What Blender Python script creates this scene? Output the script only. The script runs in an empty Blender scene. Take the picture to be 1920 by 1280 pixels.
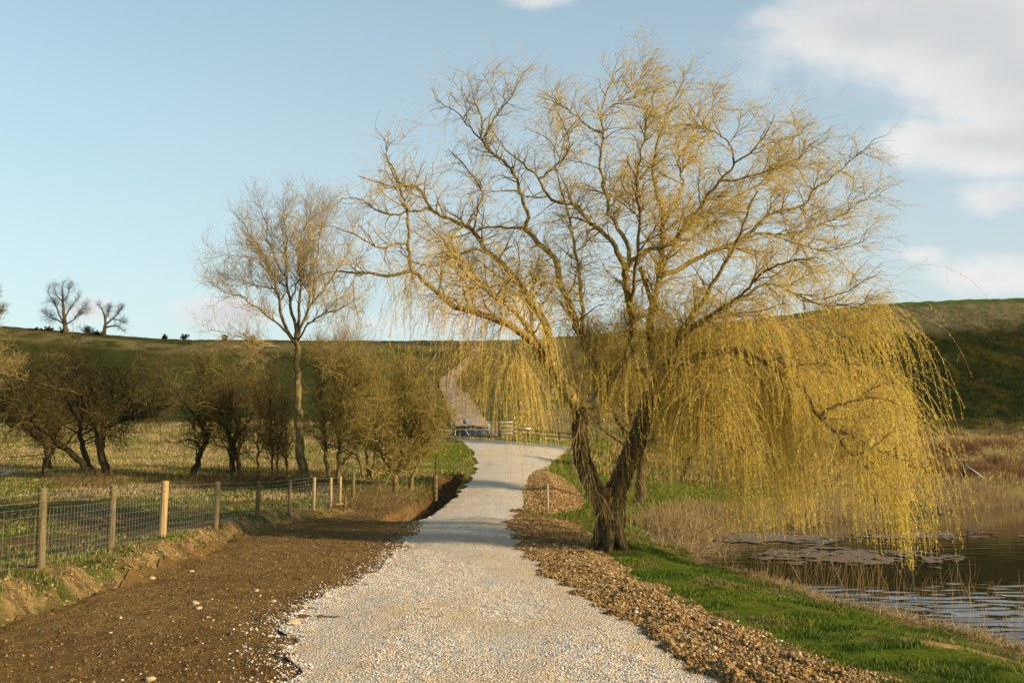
import bpy, math
import numpy as np

R = math.radians
rng = np.random.default_rng(11)
scene = bpy.context.scene
COL = scene.collection

# ------------------------------------------------------------------ camera model
FPX = 1867.0
HOR = 865.0
TH = math.atan((HOR - 640) / FPX)
CH = 1.9
CT, ST = math.cos(TH), math.sin(TH)


def ray(px, py):
    a, b = px - 960.0, 640.0 - py
    return np.array([a, FPX * CT - b * ST, FPX * ST + b * CT])


def at(px, py, Y):
    d = ray(px, py)
    return np.array([0, 0, CH]) + d * (Y / d[1])


def gp(px, py, z=0.0):
    d = ray(px, py)
    return np.array([0, 0, CH]) + d * ((z - CH) / d[2])


# ------------------------------------------------------------------ noise
def _hash(ix, iy, s):
    h = (ix * 374761393 + iy * 668265263 + s * 974634777) & 0xFFFFFFFF
    h = ((h ^ (h >> 13)) * 1274126177) & 0xFFFFFFFF
    h = h ^ (h >> 16)
    return (h & 0xFFFF) / 65535.0


def vnoise(x, y, s=0):
    x = np.asarray(x, float); y = np.asarray(y, float)
    ix = np.floor(x).astype(np.int64); iy = np.floor(y).astype(np.int64)
    fx = x - ix; fy = y - iy
    fx = fx * fx * fx * (fx * (fx * 6 - 15) + 10); fy = fy * fy * fy * (fy * (fy * 6 - 15) + 10)
    a = _hash(ix, iy, s); b = _hash(ix + 1, iy, s); c = _hash(ix, iy + 1, s); d = _hash(ix + 1, iy + 1, s)
    return (a * (1 - fx) + b * fx) * (1 - fy) + (c * (1 - fx) + d * fx) * fy


def fbm(x, y, s=0, octv=4):
    t = 0; a = .5; n = 0
    x = np.asarray(x, float); y = np.asarray(y, float)
    for k in range(octv):
        t = t + a * vnoise(x, y, s + k * 17); n += a; a *= .5
        x, y = x * 1.93 * .8 - y * 1.93 * .6 + 3.1, x * 1.93 * .6 + y * 1.93 * .8 + 7.7
    return t / n


def sstep(a, b, x):
    t = np.clip((x - a) / (b - a), 0, 1)
    return t * t * (3 - 2 * t)


def poly_sdf(X, Y, poly):
    X = np.asarray(X, float); Y = np.asarray(Y, float)
    d = np.full(X.shape, 1e18); ins = np.zeros(X.shape, bool)
    n = len(poly)
    for i in range(n):
        ax, ay = poly[i]; bx, by = poly[(i + 1) % n]
        ex, ey = bx - ax, by - ay
        t = np.clip(((X - ax) * ex + (Y - ay) * ey) / (ex * ex + ey * ey + 1e-12), 0, 1)
        d = np.minimum(d, (X - ax - t * ex) ** 2 + (Y - ay - t * ey) ** 2)
        c = ((ay > Y) != (by > Y)) & (X < (bx - ax) * (Y - ay) / (by - ay + 1e-12) + ax)
        ins ^= c
    d = np.sqrt(d)
    return np.where(ins, -d, d)


# ------------------------------------------------------------------ terrain heights
YK = np.array([-4000, 24, 30, 36, 47, 60, 80, 110, 150, 185, 220, 245, 400, 1000, 6000.])
PXC = np.array([-900, 0, 150, 300, 700, 960, 1350, 1650, 1920, 2700.])


def zz(py, Y):
    return CH + Y * (HOR - py) / FPX


_near = {'L': [0, .12, .3, .65, 1.2, 2.05], 'R': [0, 0, .02, .05, .2, .5]}
_cols = []
for side, p in [('L', [828, 778, 700, 640, 575]), ('L', [828, 780, 712, 655, 603]), ('L', [828, 780, 718, 667, 618]),
                ('L', [826, 778, 722, 677, 632]), ('L', [822, 774, 725, 680, 633]), ('L', [820, 770, 725, 680, 634]),
                ('R', [868, 812, 735, 662, 598]), ('R', [872, 812, 705, 620, 559]), ('R', [880, 812, 695, 610, 549]),
                ('R', [885, 812, 690, 590, 520])]:
    z = list(_near[side]) if len(_cols) else list(_near[side])
    z = [0] + z[0:1] + z[1:]
    zk = [0, z[1] if side == 'R' else 0.0, z[2], z[3], z[4], z[5]]
    zk = [0.0, 0.0, .1, .5, 1.2, 2.05] if side == 'L' else [0.0, 0.0, .02, .05, .2, .55]
    zk += [zz(v, Y) for v, Y in zip(p, [80, 110, 150, 185, 220])]
    rz = zk[-1]
    zk += [rz + .4, rz - 6, rz - 30, rz - 120]
    _cols.append(zk)
_cols = np.array(_cols)
_S = np.concatenate([np.linspace(-40, 20, 61)[:-1], np.exp(np.linspace(math.log(20), math.log(6000), 420))])
_U = np.linspace(-1.1, 1.1, 221)
_tab = np.zeros((len(_U), len(_S)))
_tmp = np.array([np.interp(_S, YK, c) for c in _cols])
for j in range(len(_S)):
    _tab[:, j] = np.interp(_U * FPX + 960, PXC, _tmp[:, j])
for _ in range(3):
    _t = _tab.copy(); _t[:, 2:-2] = (_tab[:, :-4] + _tab[:, 1:-3] + _tab[:, 2:-2] + _tab[:, 3:-1] + _tab[:, 4:]) / 5; _tab = _t
for _ in range(4):
    _t = _tab.copy(); _t[3:-3] = (_tab[:-6] + _tab[1:-5] + _tab[2:-4] + _tab[3:-3] + _tab[4:-2] + _tab[5:-1] + _tab[6:]) / 7; _tab = _t


def base_z(X, Y):
    X = np.asarray(X, float); Y = np.asarray(Y, float)
    u = np.clip(X / np.maximum(Y, 8.0), -1.09, 1.09)
    ui = np.clip((u + 1.1) / 2.2 * 220, 0, 219.999)
    si = np.clip(np.interp(np.clip(Y, -39, 5990), _S, np.arange(len(_S))), 0, len(_S) - 1.001)
    i = ui.astype(int); j = si.astype(int); fu = ui - i; fs = si - j
    return (_tab[i, j] * (1 - fu) + _tab[i + 1, j] * fu) * (1 - fs) + (_tab[i, j + 1] * (1 - fu) + _tab[i + 1, j + 1] * fu) * fs


def hit(px, py, fn=None):
    fn = fn or base_z
    d = ray(px, py)
    Ys = np.concatenate([np.linspace(3, 60, 3000), np.linspace(60, 330, 5000)[1:]])
    P = np.array([0, 0, CH])[None] + d[None] * (Ys / d[1])[:, None]
    below = P[:, 2] <= fn(P[:, 0], P[:, 1])
    k = int(np.argmax(below)) if below.any() else len(Ys) - 1
    return P[k]


WATER = -0.5
POND = [(6.9, 9.0), (6.55, 12.8), (5.6, 17.2), (4.95, 21.5), (4.75, 25.0), (5.2, 29.5), (6.6, 33.5), (9.0, 37.0), (13.2, 41.5),
        (17, 46.5), (21, 50.5), (29, 57.), (44, 62), (70, 56), (80, 20), (60, 0), (12, 2), (7.6, 6)]
FOOT = np.array([[4, -5.6], [11.3, -5.75], [14.5, -5.75], [19.7, -6.15], [24.5, -6.6], [28.5, -6.5], [31.5, -5.6], [33.5, -4.6], [36, -3.4], [60, -3.]])
DITCH = [(-3.3, 30.5), (-2.95, 34), (-2.75, 38), (-2.7, 43), (-2.9, 48)]


def seg_dist(X, Y, pts):
    d = np.full(np.shape(X), 1e18)
    for (ax, ay), (bx, by) in zip(pts[:-1], pts[1:]):
        ex, ey = bx - ax, by - ay
        t = np.clip(((X - ax) * ex + (Y - ay) * ey) / (ex * ex + ey * ey), 0, 1)
        d = np.minimum(d, (X - ax - t * ex) ** 2 + (Y - ay - t * ey) ** 2)
    return np.sqrt(d)


def ground_z(X, Y):
    X = np.asarray(X, float); Y = np.asarray(Y, float)
    z = base_z(X, Y)
    far = sstep(55, 120, Y)
    z = z + (fbm(X * .5, Y * .5, 3, 3) - .5) * .10 * sstep(0.0, 3.0, np.abs(X + .5) - 2.4) * (1 - far)
    z = z + (fbm(X * .09, Y * .05, 9, 4) - .5) * (1.3 + 1.6 * sstep(.1, .25, X / np.maximum(Y, 1))) * far * (1 - sstep(170, 230, Y))
    z = z + (fbm(X * .45, Y * .3, 19, 3) - .5) * .55 * far
    # eroded bank at the left edge of the bare soil
    fx = np.interp(Y, FOOT[:, 0], FOOT[:, 1]) + (fbm(Y * .8, Y * 0 + 2, 31, 3) - .5) * .55
    s = fx - X
    hb = .36 * (1 - sstep(29, 34, Y)) + .04
    face = sstep(0, .38 + .2 * fbm(Y * 1.3, Y * 0, 35, 2), s)
    lump = (fbm(X * 2.2, Y * 2.2, 41, 4) - .5) * .30 * np.exp(-((s - .35) / .5) ** 2) * (1 - sstep(31, 36, Y))
    lump = lump + (fbm(X * 6, Y * 6, 47, 3) - .5) * .16 * np.exp(-((s - .25) / .35) ** 2) * (1 - sstep(31, 36, Y))
    z = z + hb * face + lump * sstep(-.15, .1, s)
    z = z - .25 * np.exp(-((s - 3.2) / 1.1) ** 2) * (1 - sstep(28, 36, Y)) + (fbm(X * 1.2, Y * 1.2, 43, 3) - .5) * .16 * sstep(1.5, 3, s) * (1 - sstep(40, 50, Y))
    # ditch beside the road
    dd = seg_dist(X, Y, DITCH)
    off = np.interp(Y, [30, 34, 38, 43, 48], [-2.2, -2.0, -1.9, -1.85, -1.8]) - X
    z = z - .75 * (1 - sstep(.22, .75, dd)) * sstep(.1, .6, off)
    # pond basin
    d = poly_sdf(X, Y, POND) + (fbm(X * .8, Y * .8, 51, 3) - .5) * .9
    shore = WATER + np.maximum(0, z - WATER) * sstep(-.1, 3.0, d) + .05 * sstep(0, .3, d)
    z = np.where(d > 3.2, z, np.where(d > 0, np.minimum(z, shore), WATER - np.minimum(.9, -d * .35)))
    return z


# ------------------------------------------------------------------ materials
def new_mat(name):
    m = bpy.data.materials.new(name); m.use_nodes = True
    nt = m.node_tree
    b = nt.nodes['Principled BSDF']
    b.inputs['Roughness'].default_value = .92
    b.inputs['Specular IOR Level'].default_value = .15
    return m, nt, b


def N(nt, t, **kw):
    n = nt.nodes.new(t)
    for k, v in kw.items():
        if k.startswith('i_'):
            n.inputs[k[2:]].default_value = v
        else:
            setattr(n, k, v)
    return n


def noise_node(nt, vec, scale, detail=4, rough=.55):
    n = N(nt, 'ShaderNodeTexNoise')
    n.inputs['Scale'].default_value = scale; n.inputs['Detail'].default_value = detail; n.inputs['Roughness'].default_value = rough
    nt.links.new(vec, n.inputs['Vector'])
    return n.outputs['Fac']


def ramp(nt, fac, stops):
    r = N(nt, 'ShaderNodeValToRGB')
    el = r.color_ramp.elements
    while len(el) < len(stops):
        el.new(.5)
    for e, (p, c) in zip(el, stops):
        e.position = p; e.color = (*c, 1)
    nt.links.new(fac, r.inputs['Fac'])
    return r.outputs['Color']


def mixc(nt, fac, a, b, mode='MIX'):
    m = N(nt, 'ShaderNodeMix', data_type='RGBA', blend_type=mode)
    for s, v in ((0, fac), (6, a), (7, b)):
        if isinstance(v, (int, float)):
            m.inputs[s].default_value = v
        elif isinstance(v, tuple):
            m.inputs[s].default_value = (*v, 1)
        else:
            nt.links.new(v, m.inputs[s])
    return m.outputs[2]


def bump(nt, bsdf, h, strength, dist):
    b = N(nt, 'ShaderNodeBump'); b.inputs['Strength'].default_value = strength; b.inputs['Distance'].default_value = dist
    nt.links.new(h, b.inputs['Height']); nt.links.new(b.outputs['Normal'], bsdf.inputs['Normal'])


def simple(name, ca, cb, scale=8, bmp=.0, bdist=.02, stretch=None, rough=.9, cc=None, metal=0, spec=.15):
    m, nt, b = new_mat(name)
    g = N(nt, 'ShaderNodeNewGeometry'); vec = g.outputs['Position']
    if stretch:
        mp = N(nt, 'ShaderNodeMapping'); mp.inputs['Scale'].default_value = stretch
        nt.links.new(vec, mp.inputs['Vector']); vec = mp.outputs['Vector']
    f = noise_node(nt, vec, scale, 6, .65)
    st = [(.32, ca), (.68, cb)] if cc is None else [(.3, ca), (.5, cb), (.68, cc)]
    nt.links.new(ramp(nt, f, st), b.inputs['Base Color'])
    b.inputs['Roughness'].default_value = rough; b.inputs['Metallic'].default_value = metal
    b.inputs['Specular IOR Level'].default_value = spec
    if bmp:
        bump(nt, b, noise_node(nt, vec, scale * 2.2, 5, .7), bmp, bdist)
    return m


def attr_mat(name, rough=.95, fine=0, famp=.5, bmp=0, bdist=.05, trans=0.0, spec=.08):
    m, nt, b = new_mat(name)
    a = N(nt, 'ShaderNodeAttribute', attribute_name='tint')
    c = a.outputs['Color']
    g = N(nt, 'ShaderNodeNewGeometry')
    if fine:
        f1 = noise_node(nt, g.outputs['Position'], fine, 8, .72)
        k = ramp(nt, f1, [(.28, (1 - famp,) * 3), (.72, (1 + famp,) * 3)])
        c = mixc(nt, 1.0, c, k, 'MULTIPLY')
        if bmp:
            bump(nt, b, f1, bmp, bdist)
    nt.links.new(c, b.inputs['Base Color'])
    b.inputs['Roughness'].default_value = rough
    b.inputs['Specular IOR Level'].default_value = spec
    if trans:
        t = N(nt, 'ShaderNodeBsdfTranslucent'); nt.links.new(c, t.inputs['Color'])
        mx = N(nt, 'ShaderNodeMixShader'); mx.inputs[0].default_value = trans
        nt.links.new(b.outputs[0], mx.inputs[1]); nt.links.new(t.outputs[0], mx.inputs[2])
        nt.links.new(mx.outputs[0], nt.nodes['Material Output'].inputs['Surface'])
    return m


# ------------------------------------------------------------------ mesh helpers
def mesh(name, V, faces, mat, parent=None, smooth=False, tint=None, loc=None):
    V = np.ascontiguousarray(np.asarray(V, float).reshape(-1, 3))
    if not isinstance(faces, list):
        faces = [faces]
    faces = [np.asarray(f, np.int32) for f in faces if len(f)]
    me = bpy.data.meshes.new(name)
    base = np.zeros(3)
    if parent is not None:
        base = np.array(parent.matrix_basis.translation) if parent.parent is None else np.array(parent.matrix_basis.translation) + np.array(parent.parent.matrix_basis.translation)
    if loc is not None:
        base = base + np.asarray(loc) - (base if parent is not None else 0)
    me.vertices.add(len(V)); me.vertices.foreach_set('co', (V - base).astype(np.float32).ravel())
    vi = np.concatenate([f.ravel() for f in faces])
    me.loops.add(len(vi)); me.loops.foreach_set('vertex_index', vi)
    starts = []; o = 0
    for f in faces:
        starts.append(o + np.arange(len(f)) * f.shape[1]); o += f.size
    starts = np.concatenate(starts).astype(np.int32)
    me.polygons.add(len(starts)); me.polygons.foreach_set('loop_start', starts)
    if smooth:
        me.polygons.foreach_set('use_smooth', np.ones(len(starts), bool))
    me.update(calc_edges=True)
    if tint is not None:
        at_ = me.color_attributes.new('tint', 'FLOAT_COLOR', 'POINT')
        t4 = np.ones((len(V), 4), np.float32); t4[:, :3] = tint
        at_.data.foreach_set('color', t4.ravel())
    me.materials.append(mat)
    ob = bpy.data.objects.new(name, me); COL.objects.link(ob)
    if parent is not None:
        ob.parent = parent
        if loc is not None:
            ob.location = np.asarray(loc) - np.array(parent.matrix_basis.translation)
    elif loc is not None:
        ob.location = loc
    return ob


def tag(o, label, cat=None, group=None, kind=None):
    if label: o['label'] = label
    if cat: o['category'] = cat
    if group: o['group'] = group
    if kind: o['kind'] = kind
    return o


def thing(name, loc, label, cat, group=None):
    o = bpy.data.objects.new(name, None); COL.objects.link(o)
    o.empty_display_size = .2
    o.location = [float(v) for v in loc]
    return tag(o, label, cat, group)


def grid_faces(nr, nc, wrap=False):
    i = np.arange(nr - 1)[:, None]; j = np.arange(nc if wrap else nc - 1)[None]
    a = i * nc + j; b = i * nc + (j + 1) % nc
    return np.stack([a, b, b + nc, a + nc], -1).reshape(-1, 4)


def tubes(P, Rr, S, jit=0.0, seed=0):
    """P (N,K,3), Rr (N,K) -> verts, quads"""
    P = np.asarray(P, float); n, k, _ = P.shape
    T = np.empty_like(P)
    T[:, 1:-1] = P[:, 2:] - P[:, :-2]; T[:, 0] = P[:, 1] - P[:, 0]; T[:, -1] = P[:, -1] - P[:, -2]
    T /= np.linalg.norm(T, axis=2, keepdims=True) + 1e-9
    ref = np.zeros((n, 3)); mean = np.abs(T.mean(1))
    ref[np.arange(n), np.argmin(mean, 1)] = 1
    A = np.cross(T, ref[:, None]); A /= np.linalg.norm(A, axis=2, keepdims=True) + 1e-9
    B = np.cross(T, A)
    ph = np.linspace(0, 2 * math.pi, S, endpoint=False)
    rad = np.repeat(np.asarray(Rr)[:, :, None], S, 2)
    if jit:
        g = np.random.default_rng(seed)
        rad = rad * (1 + jit * (g.random((n, 1, S)) - .5) + jit * .6 * (g.random((n, k, S)) - .5))
    V = P[:, :, None] + rad[..., None] * (A[:, :, None] * np.cos(ph)[None, None, :, None] + B[:, :, None] * np.sin(ph)[None, None, :, None])
    q = grid_faces(k, S, True)
    Fq = (q[None] + (np.arange(n) * k * S)[:, None, None]).reshape(-1, 4)
    return V.reshape(-1, 3), Fq


def join(parts):
    Vs, Fs = [], {}
    o = 0
    for V, F in parts:
        Vs.append(np.asarray(V).reshape(-1, 3))
        for f in (F if isinstance(F, list) else [F]):
            Fs.setdefault(f.shape[1], []).append(f + o)
        o += len(Vs[-1])
    return np.concatenate(Vs), [np.concatenate(v) for v in Fs.values()]


def box(c, s, rz=0.0, tilt=None):
    x, y, z = np.array(s) / 2
    V = np.array([[-x, -y, -z], [x, -y, -z], [x, y, -z], [-x, y, -z], [-x, -y, z], [x, -y, z], [x, y, z], [-x, y, z]])
    if tilt is not None:
        V = V @ np.array(tilt).T
    ca, sa = math.cos(rz), math.sin(rz)
    V = V @ np.array([[ca, -sa, 0], [sa, ca, 0], [0, 0, 1]]).T + np.array(c)
    F = np.array([[0, 3, 2, 1], [4, 5, 6, 7], [0, 1, 5, 4], [1, 2, 6, 5], [2, 3, 7, 6], [3, 0, 4, 7]])
    return V, F


def bar(a, b, w, h=None, S=4):
    """bar of round or square section between two points, closed ends"""
    a = np.array(a, float); b = np.array(b, float)
    P = np.stack([a, a + 1e-4 * (b - a), b - 1e-4 * (b - a), b])[None]
    return tubes(P, np.array([[1e-4, w, w, 1e-4]]), S)


def catmull(pts, K):
    p = np.asarray(pts, float)
    if len(p) == 2:
        t = np.linspace(0, 1, K)[:, None]
        return p[0] * (1 - t) + p[1] * t
    q = np.concatenate([[2 * p[0] - p[1]], p, [2 * p[-1] - p[-2]]])
    L = np.concatenate([[0], np.cumsum(np.linalg.norm(np.diff(p, axis=0), axis=1))]); L /= L[-1]
    ts = np.linspace(0, 1, K); i = np.clip(np.searchsorted(L, ts, 'right') - 1, 0, len(p) - 2)
    f = ((ts - L[i]) / (L[i + 1] - L[i] + 1e-9))[:, None]
    p0, p1, p2, p3 = q[i], q[i + 1], q[i + 2], q[i + 3]
    return .5 * (2 * p1 + (p2 - p0) * f + (2 * p0 - 5 * p1 + 4 * p2 - p3) * f ** 2 + (3 * p1 - p0 - 3 * p2 + p3) * f ** 3)


def norm(a):
    return a / (np.linalg.norm(a, axis=-1, keepdims=True) + 1e-9)


def spawn(g, P, Rr, n, t=(.2, 1), L=(1, 2), ang=(30, 60), K=6, acc=(0, 0, 0), wig=.15, rk=.6, rmax=.05, rtip=.004, bias=(0, 0, 0), w=None, taperL=.4, cap=None, accfn=None):
    """grow n child branches off a set of parents, all at once"""
    nP, kP, _ = P.shape
    ln = np.linalg.norm(np.diff(P, axis=1), axis=2).sum(1)
    pr = ln if w is None else ln * w
    idx = g.choice(nP, n, p=pr / pr.sum())
    tt = t[0] + (t[1] - t[0]) * g.random(n)
    f = tt * (kP - 1); i = np.minimum(f.astype(int), kP - 2); fr = (f - i)[:, None]
    p = P[idx, i] * (1 - fr) + P[idx, i + 1] * fr
    r = Rr[idx, i] * (1 - fr[:, 0]) + Rr[idx, i + 1] * fr[:, 0]
    tan = norm(P[idx, i + 1] - P[idx, i])
    v = g.normal(size=(n, 3)) + np.array(bias)
    v = norm(v - (v * tan).sum(1, keepdims=True) * tan)
    a = np.radians(ang[0] + (ang[1] - ang[0]) * g.random(n))[:, None]
    d = norm(np.cos(a) * tan + np.sin(a) * v)
    Ln = (L[0] + (L[1] - L[0]) * g.random(n)) * (1 - taperL * tt)
    if cap is not None:
        Ln = cap(p, Ln)
    st = (Ln / (K - 1))[:, None]
    out = [p]
    ac = np.array(acc, float)
    for k in range(K - 1):
        extra = ac if accfn is None else accfn(p)
        d = norm(d + extra + wig * g.normal(size=(n, 3)))
        p = p + d * st
        out.append(p)
    PP = np.stack(out, 1)
    r0 = np.minimum(r * rk, rmax)
    tp = np.linspace(0, 1, K)[None]
    RR = r0[:, None] * (1 - tp) + np.minimum(rtip, r0)[:, None] * tp
    return PP, RR


def leaves(g, P, m, ln, wd, col, colj=.25, t0=.1, drop=None, keep=None, spread=.8):
    """flat slender leaves set along a set of twigs"""
    n, k, _ = P.shape
    idx = np.repeat(np.arange(n), m)
    if keep is not None:
        idx = idx[g.random(len(idx)) < keep[idx]]
    q = len(idx)
    tt = t0 + (1 - t0) * g.random(q)
    f = tt * (k - 1); i = np.minimum(f.astype(int), k - 2); fr = (f - i)[:, None]
    p = P[idx, i] * (1 - fr) + P[idx, i + 1] * fr
    tan = norm(P[idx, i + 1] - P[idx, i])
    v = norm(np.cross(tan, g.normal(size=(q, 3))))
    d = norm(tan + spread * v)
    if drop is not None:
        d = norm(d + np.array(drop))
    s = norm(np.cross(d, g.normal(size=(q, 3))))
    l = (ln[0] + (ln[1] - ln[0]) * g.random(q))[:, None]; w_ = (wd[0] + (wd[1] - wd[0]) * g.random(q))[:, None] * .5
    V = np.stack([p, p + d * l * .45 + s * w_, p + d * l, p + d * l * .45 - s * w_], 1)
    F = np.arange(q * 4).reshape(-1, 4)
    c = np.array(col)[g.integers(0, len(col), q)] * (1 + colj * (g.random((q, 1)) - .5) * 2)
    return V.reshape(-1, 3), F, np.repeat(c, 4, 0)


def limbset(spec, Y0, K=22, crook=.02, seed=1):
    """spec: list of (pixel points, dy start, dy end, r0, r1): limbs traced off the photograph, each with its own depth"""
    g = np.random.default_rng(seed)
    Ps, Rs = [], []
    for pts, d0, d1, r0, r1 in spec:
        n = len(pts)
        L = np.concatenate([[0], np.cumsum([math.dist(pts[i][:2], pts[i + 1][:2]) for i in range(n - 1)])]); L /= L[-1]
        W = [at(p[0], p[1], Y0 + d0 + (d1 - d0) * l) for p, l in zip(pts, L)]
        c = catmull(W, K)
        seg = np.linalg.norm(np.diff(c, axis=0), axis=1).sum()
        j = g.normal(size=(K, 3)) * crook * min(1, seg / 4); j[0] = 0
        c = c + j
        t = np.linspace(0, 1, K)
        Ps.append(c); Rs.append(r0 * (1 - t) + r1 * t)
    return np.array(Ps), np.array(Rs)


def cat2(*pr):
    K = max(p.shape[1] for p, _ in pr)
    Ps, Rs = [], []
    for p, r in pr:
        if p.shape[1] != K:
            x = np.linspace(0, p.shape[1] - 1, K); i = np.minimum(x.astype(int), p.shape[1] - 2); f = x - i
            p = p[:, i] * (1 - f)[None, :, None] + p[:, i + 1] * f[None, :, None]
            r = r[:, i] * (1 - f)[None] + r[:, i + 1] * f[None]
        Ps.append(p); Rs.append(r)
    return np.concatenate(Ps), np.concatenate(Rs)


# ------------------------------------------------------------------ world, sun, camera
SUN_EL, SUN_AZ = R(19), R(27)          # azimuth: degrees behind the right-hand side
sd = np.array([math.cos(SUN_EL) * math.cos(SUN_AZ), -math.cos(SUN_EL) * math.sin(SUN_AZ), math.sin(SUN_EL)])


def build_world():
    w = bpy.data.worlds.new("World"); scene.world = w; w.use_nodes = True
    nt = w.node_tree; bg = nt.nodes['Background']
    sky = N(nt, 'ShaderNodeTexSky', sky_type='NISHITA', sun_disc=False)
    sky.sun_elevation = SUN_EL; sky.sun_rotation = math.atan2(sd[0], sd[1])
    sky.altitude = 100; sky.air_density = 1.0; sky.dust_density = 1.5; sky.ozone_density = 1.0
    tc = N(nt, 'ShaderNodeTexCoord')
    sep = N(nt, 'ShaderNodeSeparateXYZ'); nt.links.new(tc.outputs['Generated'], sep.inputs[0])

    def M(op, a, b=None, c=None, clamp=False):
        n = N(nt, 'ShaderNodeMath', operation=op); n.use_clamp = clamp
        for k, v in enumerate((a, b, c)):
            if v is None: continue
            if isinstance(v, (int, float)): n.inputs[k].default_value = v
            else: nt.links.new(v, n.inputs[k])
        return n.outputs[0]
    y = M('MAXIMUM', sep.outputs['Y'], .05)
    u = M('DIVIDE', sep.outputs['X'], y); v = M('DIVIDE', sep.outputs['Z'], y)
    front = M('GREATER_THAN', sep.outputs['Y'], .06)
    cmb = N(nt, 'ShaderNodeCombineXYZ'); nt.links.new(u, cmb.inputs[0]); nt.links.new(v, cmb.inputs[1])
    mp = N(nt, 'ShaderNodeMapping'); mp.inputs['Scale'].default_value = (1, 1.5, 1); nt.links.new(cmb.outputs[0], mp.inputs['Vector'])
    n1 = noise_node(nt, mp.outputs[0], 7.0, 9, .56)
    n2 = noise_node(nt, mp.outputs[0], 3.2, 5, .5)
    best = None
    for px, py, a, b, k in [(1830, 60, 420, 200, 1), (1640, 60, 250, 95, .95), (1810, 265, 280, 70, .95), (1920, 130, 350, 200, 1), (1460, 35, 110, 40, .7), (1010, -2, 95, 26, .62),
                            (1880, 370, 130, 38, .7), (1850, 520, 170, 46, .72), (1720, 478, 80, 22, .6), (165, 578, 48, 26, .66),
                            (440, 590, 110, 34, .66), (860, 592, 170, 42, .72), (700, 610, 120, 26, .7), (2300, 200, 380, 300, 1)]:
        d = ray(px, py); u0, v0 = d[0] / d[1], d[2] / d[1]
        du = M('DIVIDE', M('SUBTRACT', u, u0), a / FPX); dv = M('DIVIDE', M('SUBTRACT', v, v0), b / FPX)
        r2 = M('SQRT', M('ADD', M('MULTIPLY', du, du), M('MULTIPLY', dv, dv)))
        e = M('MULTIPLY', M('SUBTRACT', 1.35, r2), k)
        best = e if best is None else M('MAXIMUM', best, e)
    dens = M('ADD', best, M('MULTIPLY', M('SUBTRACT', n1, .5), 2.1))
    fac = N(nt, 'ShaderNodeMapRange', interpolation_type='SMOOTHSTEP')
    nt.links.new(dens, fac.inputs['Value']); fac.inputs['From Min'].default_value = .12; fac.inputs['From Max'].default_value = .95
    cf = M('MULTIPLY', M('MULTIPLY', fac.outputs[0], front), .93)
    grey = N(nt, 'ShaderNodeMapRange', interpolation_type='SMOOTHSTEP')
    nt.links.new(M('ADD', M('MULTIPLY', best, .28), M('MULTIPLY', n2, 1.0)), grey.inputs['Value'])
    grey.inputs['From Min'].default_value = .52; grey.inputs['From Max'].default_value = .98
    ccol = mixc(nt, grey.outputs[0], CLOUD_W, CLOUD_G)
    skc = mixc(nt, 1.0, sky.outputs[0], SKY_TINT, 'MULTIPLY')
    # pale veil towards the horizon
    hz = N(nt, 'ShaderNodeMapRange'); nt.links.new(sep.outputs['Z'], hz.inputs['Value'])
    hz.inputs['From Min'].default_value = 0.02; hz.inputs['From Max'].default_value = .5; hz.inputs['To Min'].default_value = .75; hz.inputs['To Max'].default_value = .26
    skc = mixc(nt, hz.outputs[0], skc, SKY_VEIL)
    fin = mixc(nt, cf, skc, ccol)
    nt.links.new(fin, bg.inputs['Color'])
    bg.inputs['Strength'].default_value = SKY_STR


SKY_STR = .12
SKY_TINT = (.66, 1.10, .96)
SKY_VEIL = (3.3, 2.9, 2.95)
CLOUD_W = (3.95, 3.85, 3.75)
CLOUD_G = (2.72, 2.78, 2.85)
build_world()
sun = bpy.data.lights.new('sun', 'SUN'); sun.energy = 5.0; sun.angle = R(.5); sun.color = (1.0, .77, .49)
so = bpy.data.objects.new('sun', sun); COL.objects.link(so)
from mathutils import Vector
so.rotation_euler = Vector(-sd).to_track_quat('-Z', 'Y').to_euler()
so.location = (30, -10, 20)
cam = bpy.data.cameras.new('camera'); cam.sensor_width = 36; cam.lens = FPX / 1920 * 36; cam.clip_end = 20000; cam.clip_start = .05
co = bpy.data.objects.new('camera', cam); COL.objects.link(co); co.location = (0, 0, CH); co.rotation_euler = (math.pi / 2 + TH, 0, 0)
scene.camera = co
scene.view_settings.view_transform = 'Standard'; scene.view_settings.look = 'None'; scene.view_settings.gamma = 1
scene.view_settings.exposure = .95

# ------------------------------------------------------------------ road and soil outlines
RL = [(540, 1290), (535, 1190), (560, 1163), (693, 1080), (767, 1020), (787, 990), (807, 960), (850, 935), (880, 905), (892, 885), (893, 870), (888, 850), (874, 835), (860, 823)]
RRt = [(1400, 1290), (1300, 1220), (1200, 1163), (1073, 1090), (1000, 1028), (973, 1003), (966, 985), (980, 962), (985, 935), (997, 895), (1015, 882), (1045, 858), (1066, 842), (1085, 829)]


def edge(pts):
    h = [hit(*p) for p in pts]
    a = np.array([[p[1], p[0]] for p in h])
    return a[np.argsort(a[:, 0])]


EL = edge(RL); ER = edge(RRt)
EL = np.concatenate([[[-6, -2.6], [4, -2.2]], EL]); ER = np.concatenate([[[-6, 2.4], [4, 1.9]], ER])
ROAD_END = min(EL[-1, 0], ER[-1, 0])


def road_l(Y): return np.interp(Y, EL[:, 0], EL[:, 1]) + (fbm(Y * 1.3, Y * 0 + 1, 61, 2) - .5) * .45
def road_r(Y): return np.interp(Y, ER[:, 0], ER[:, 1]) + (fbm(Y * 1.3, Y * 0 + 5, 67, 2) - .5) * .45


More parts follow.
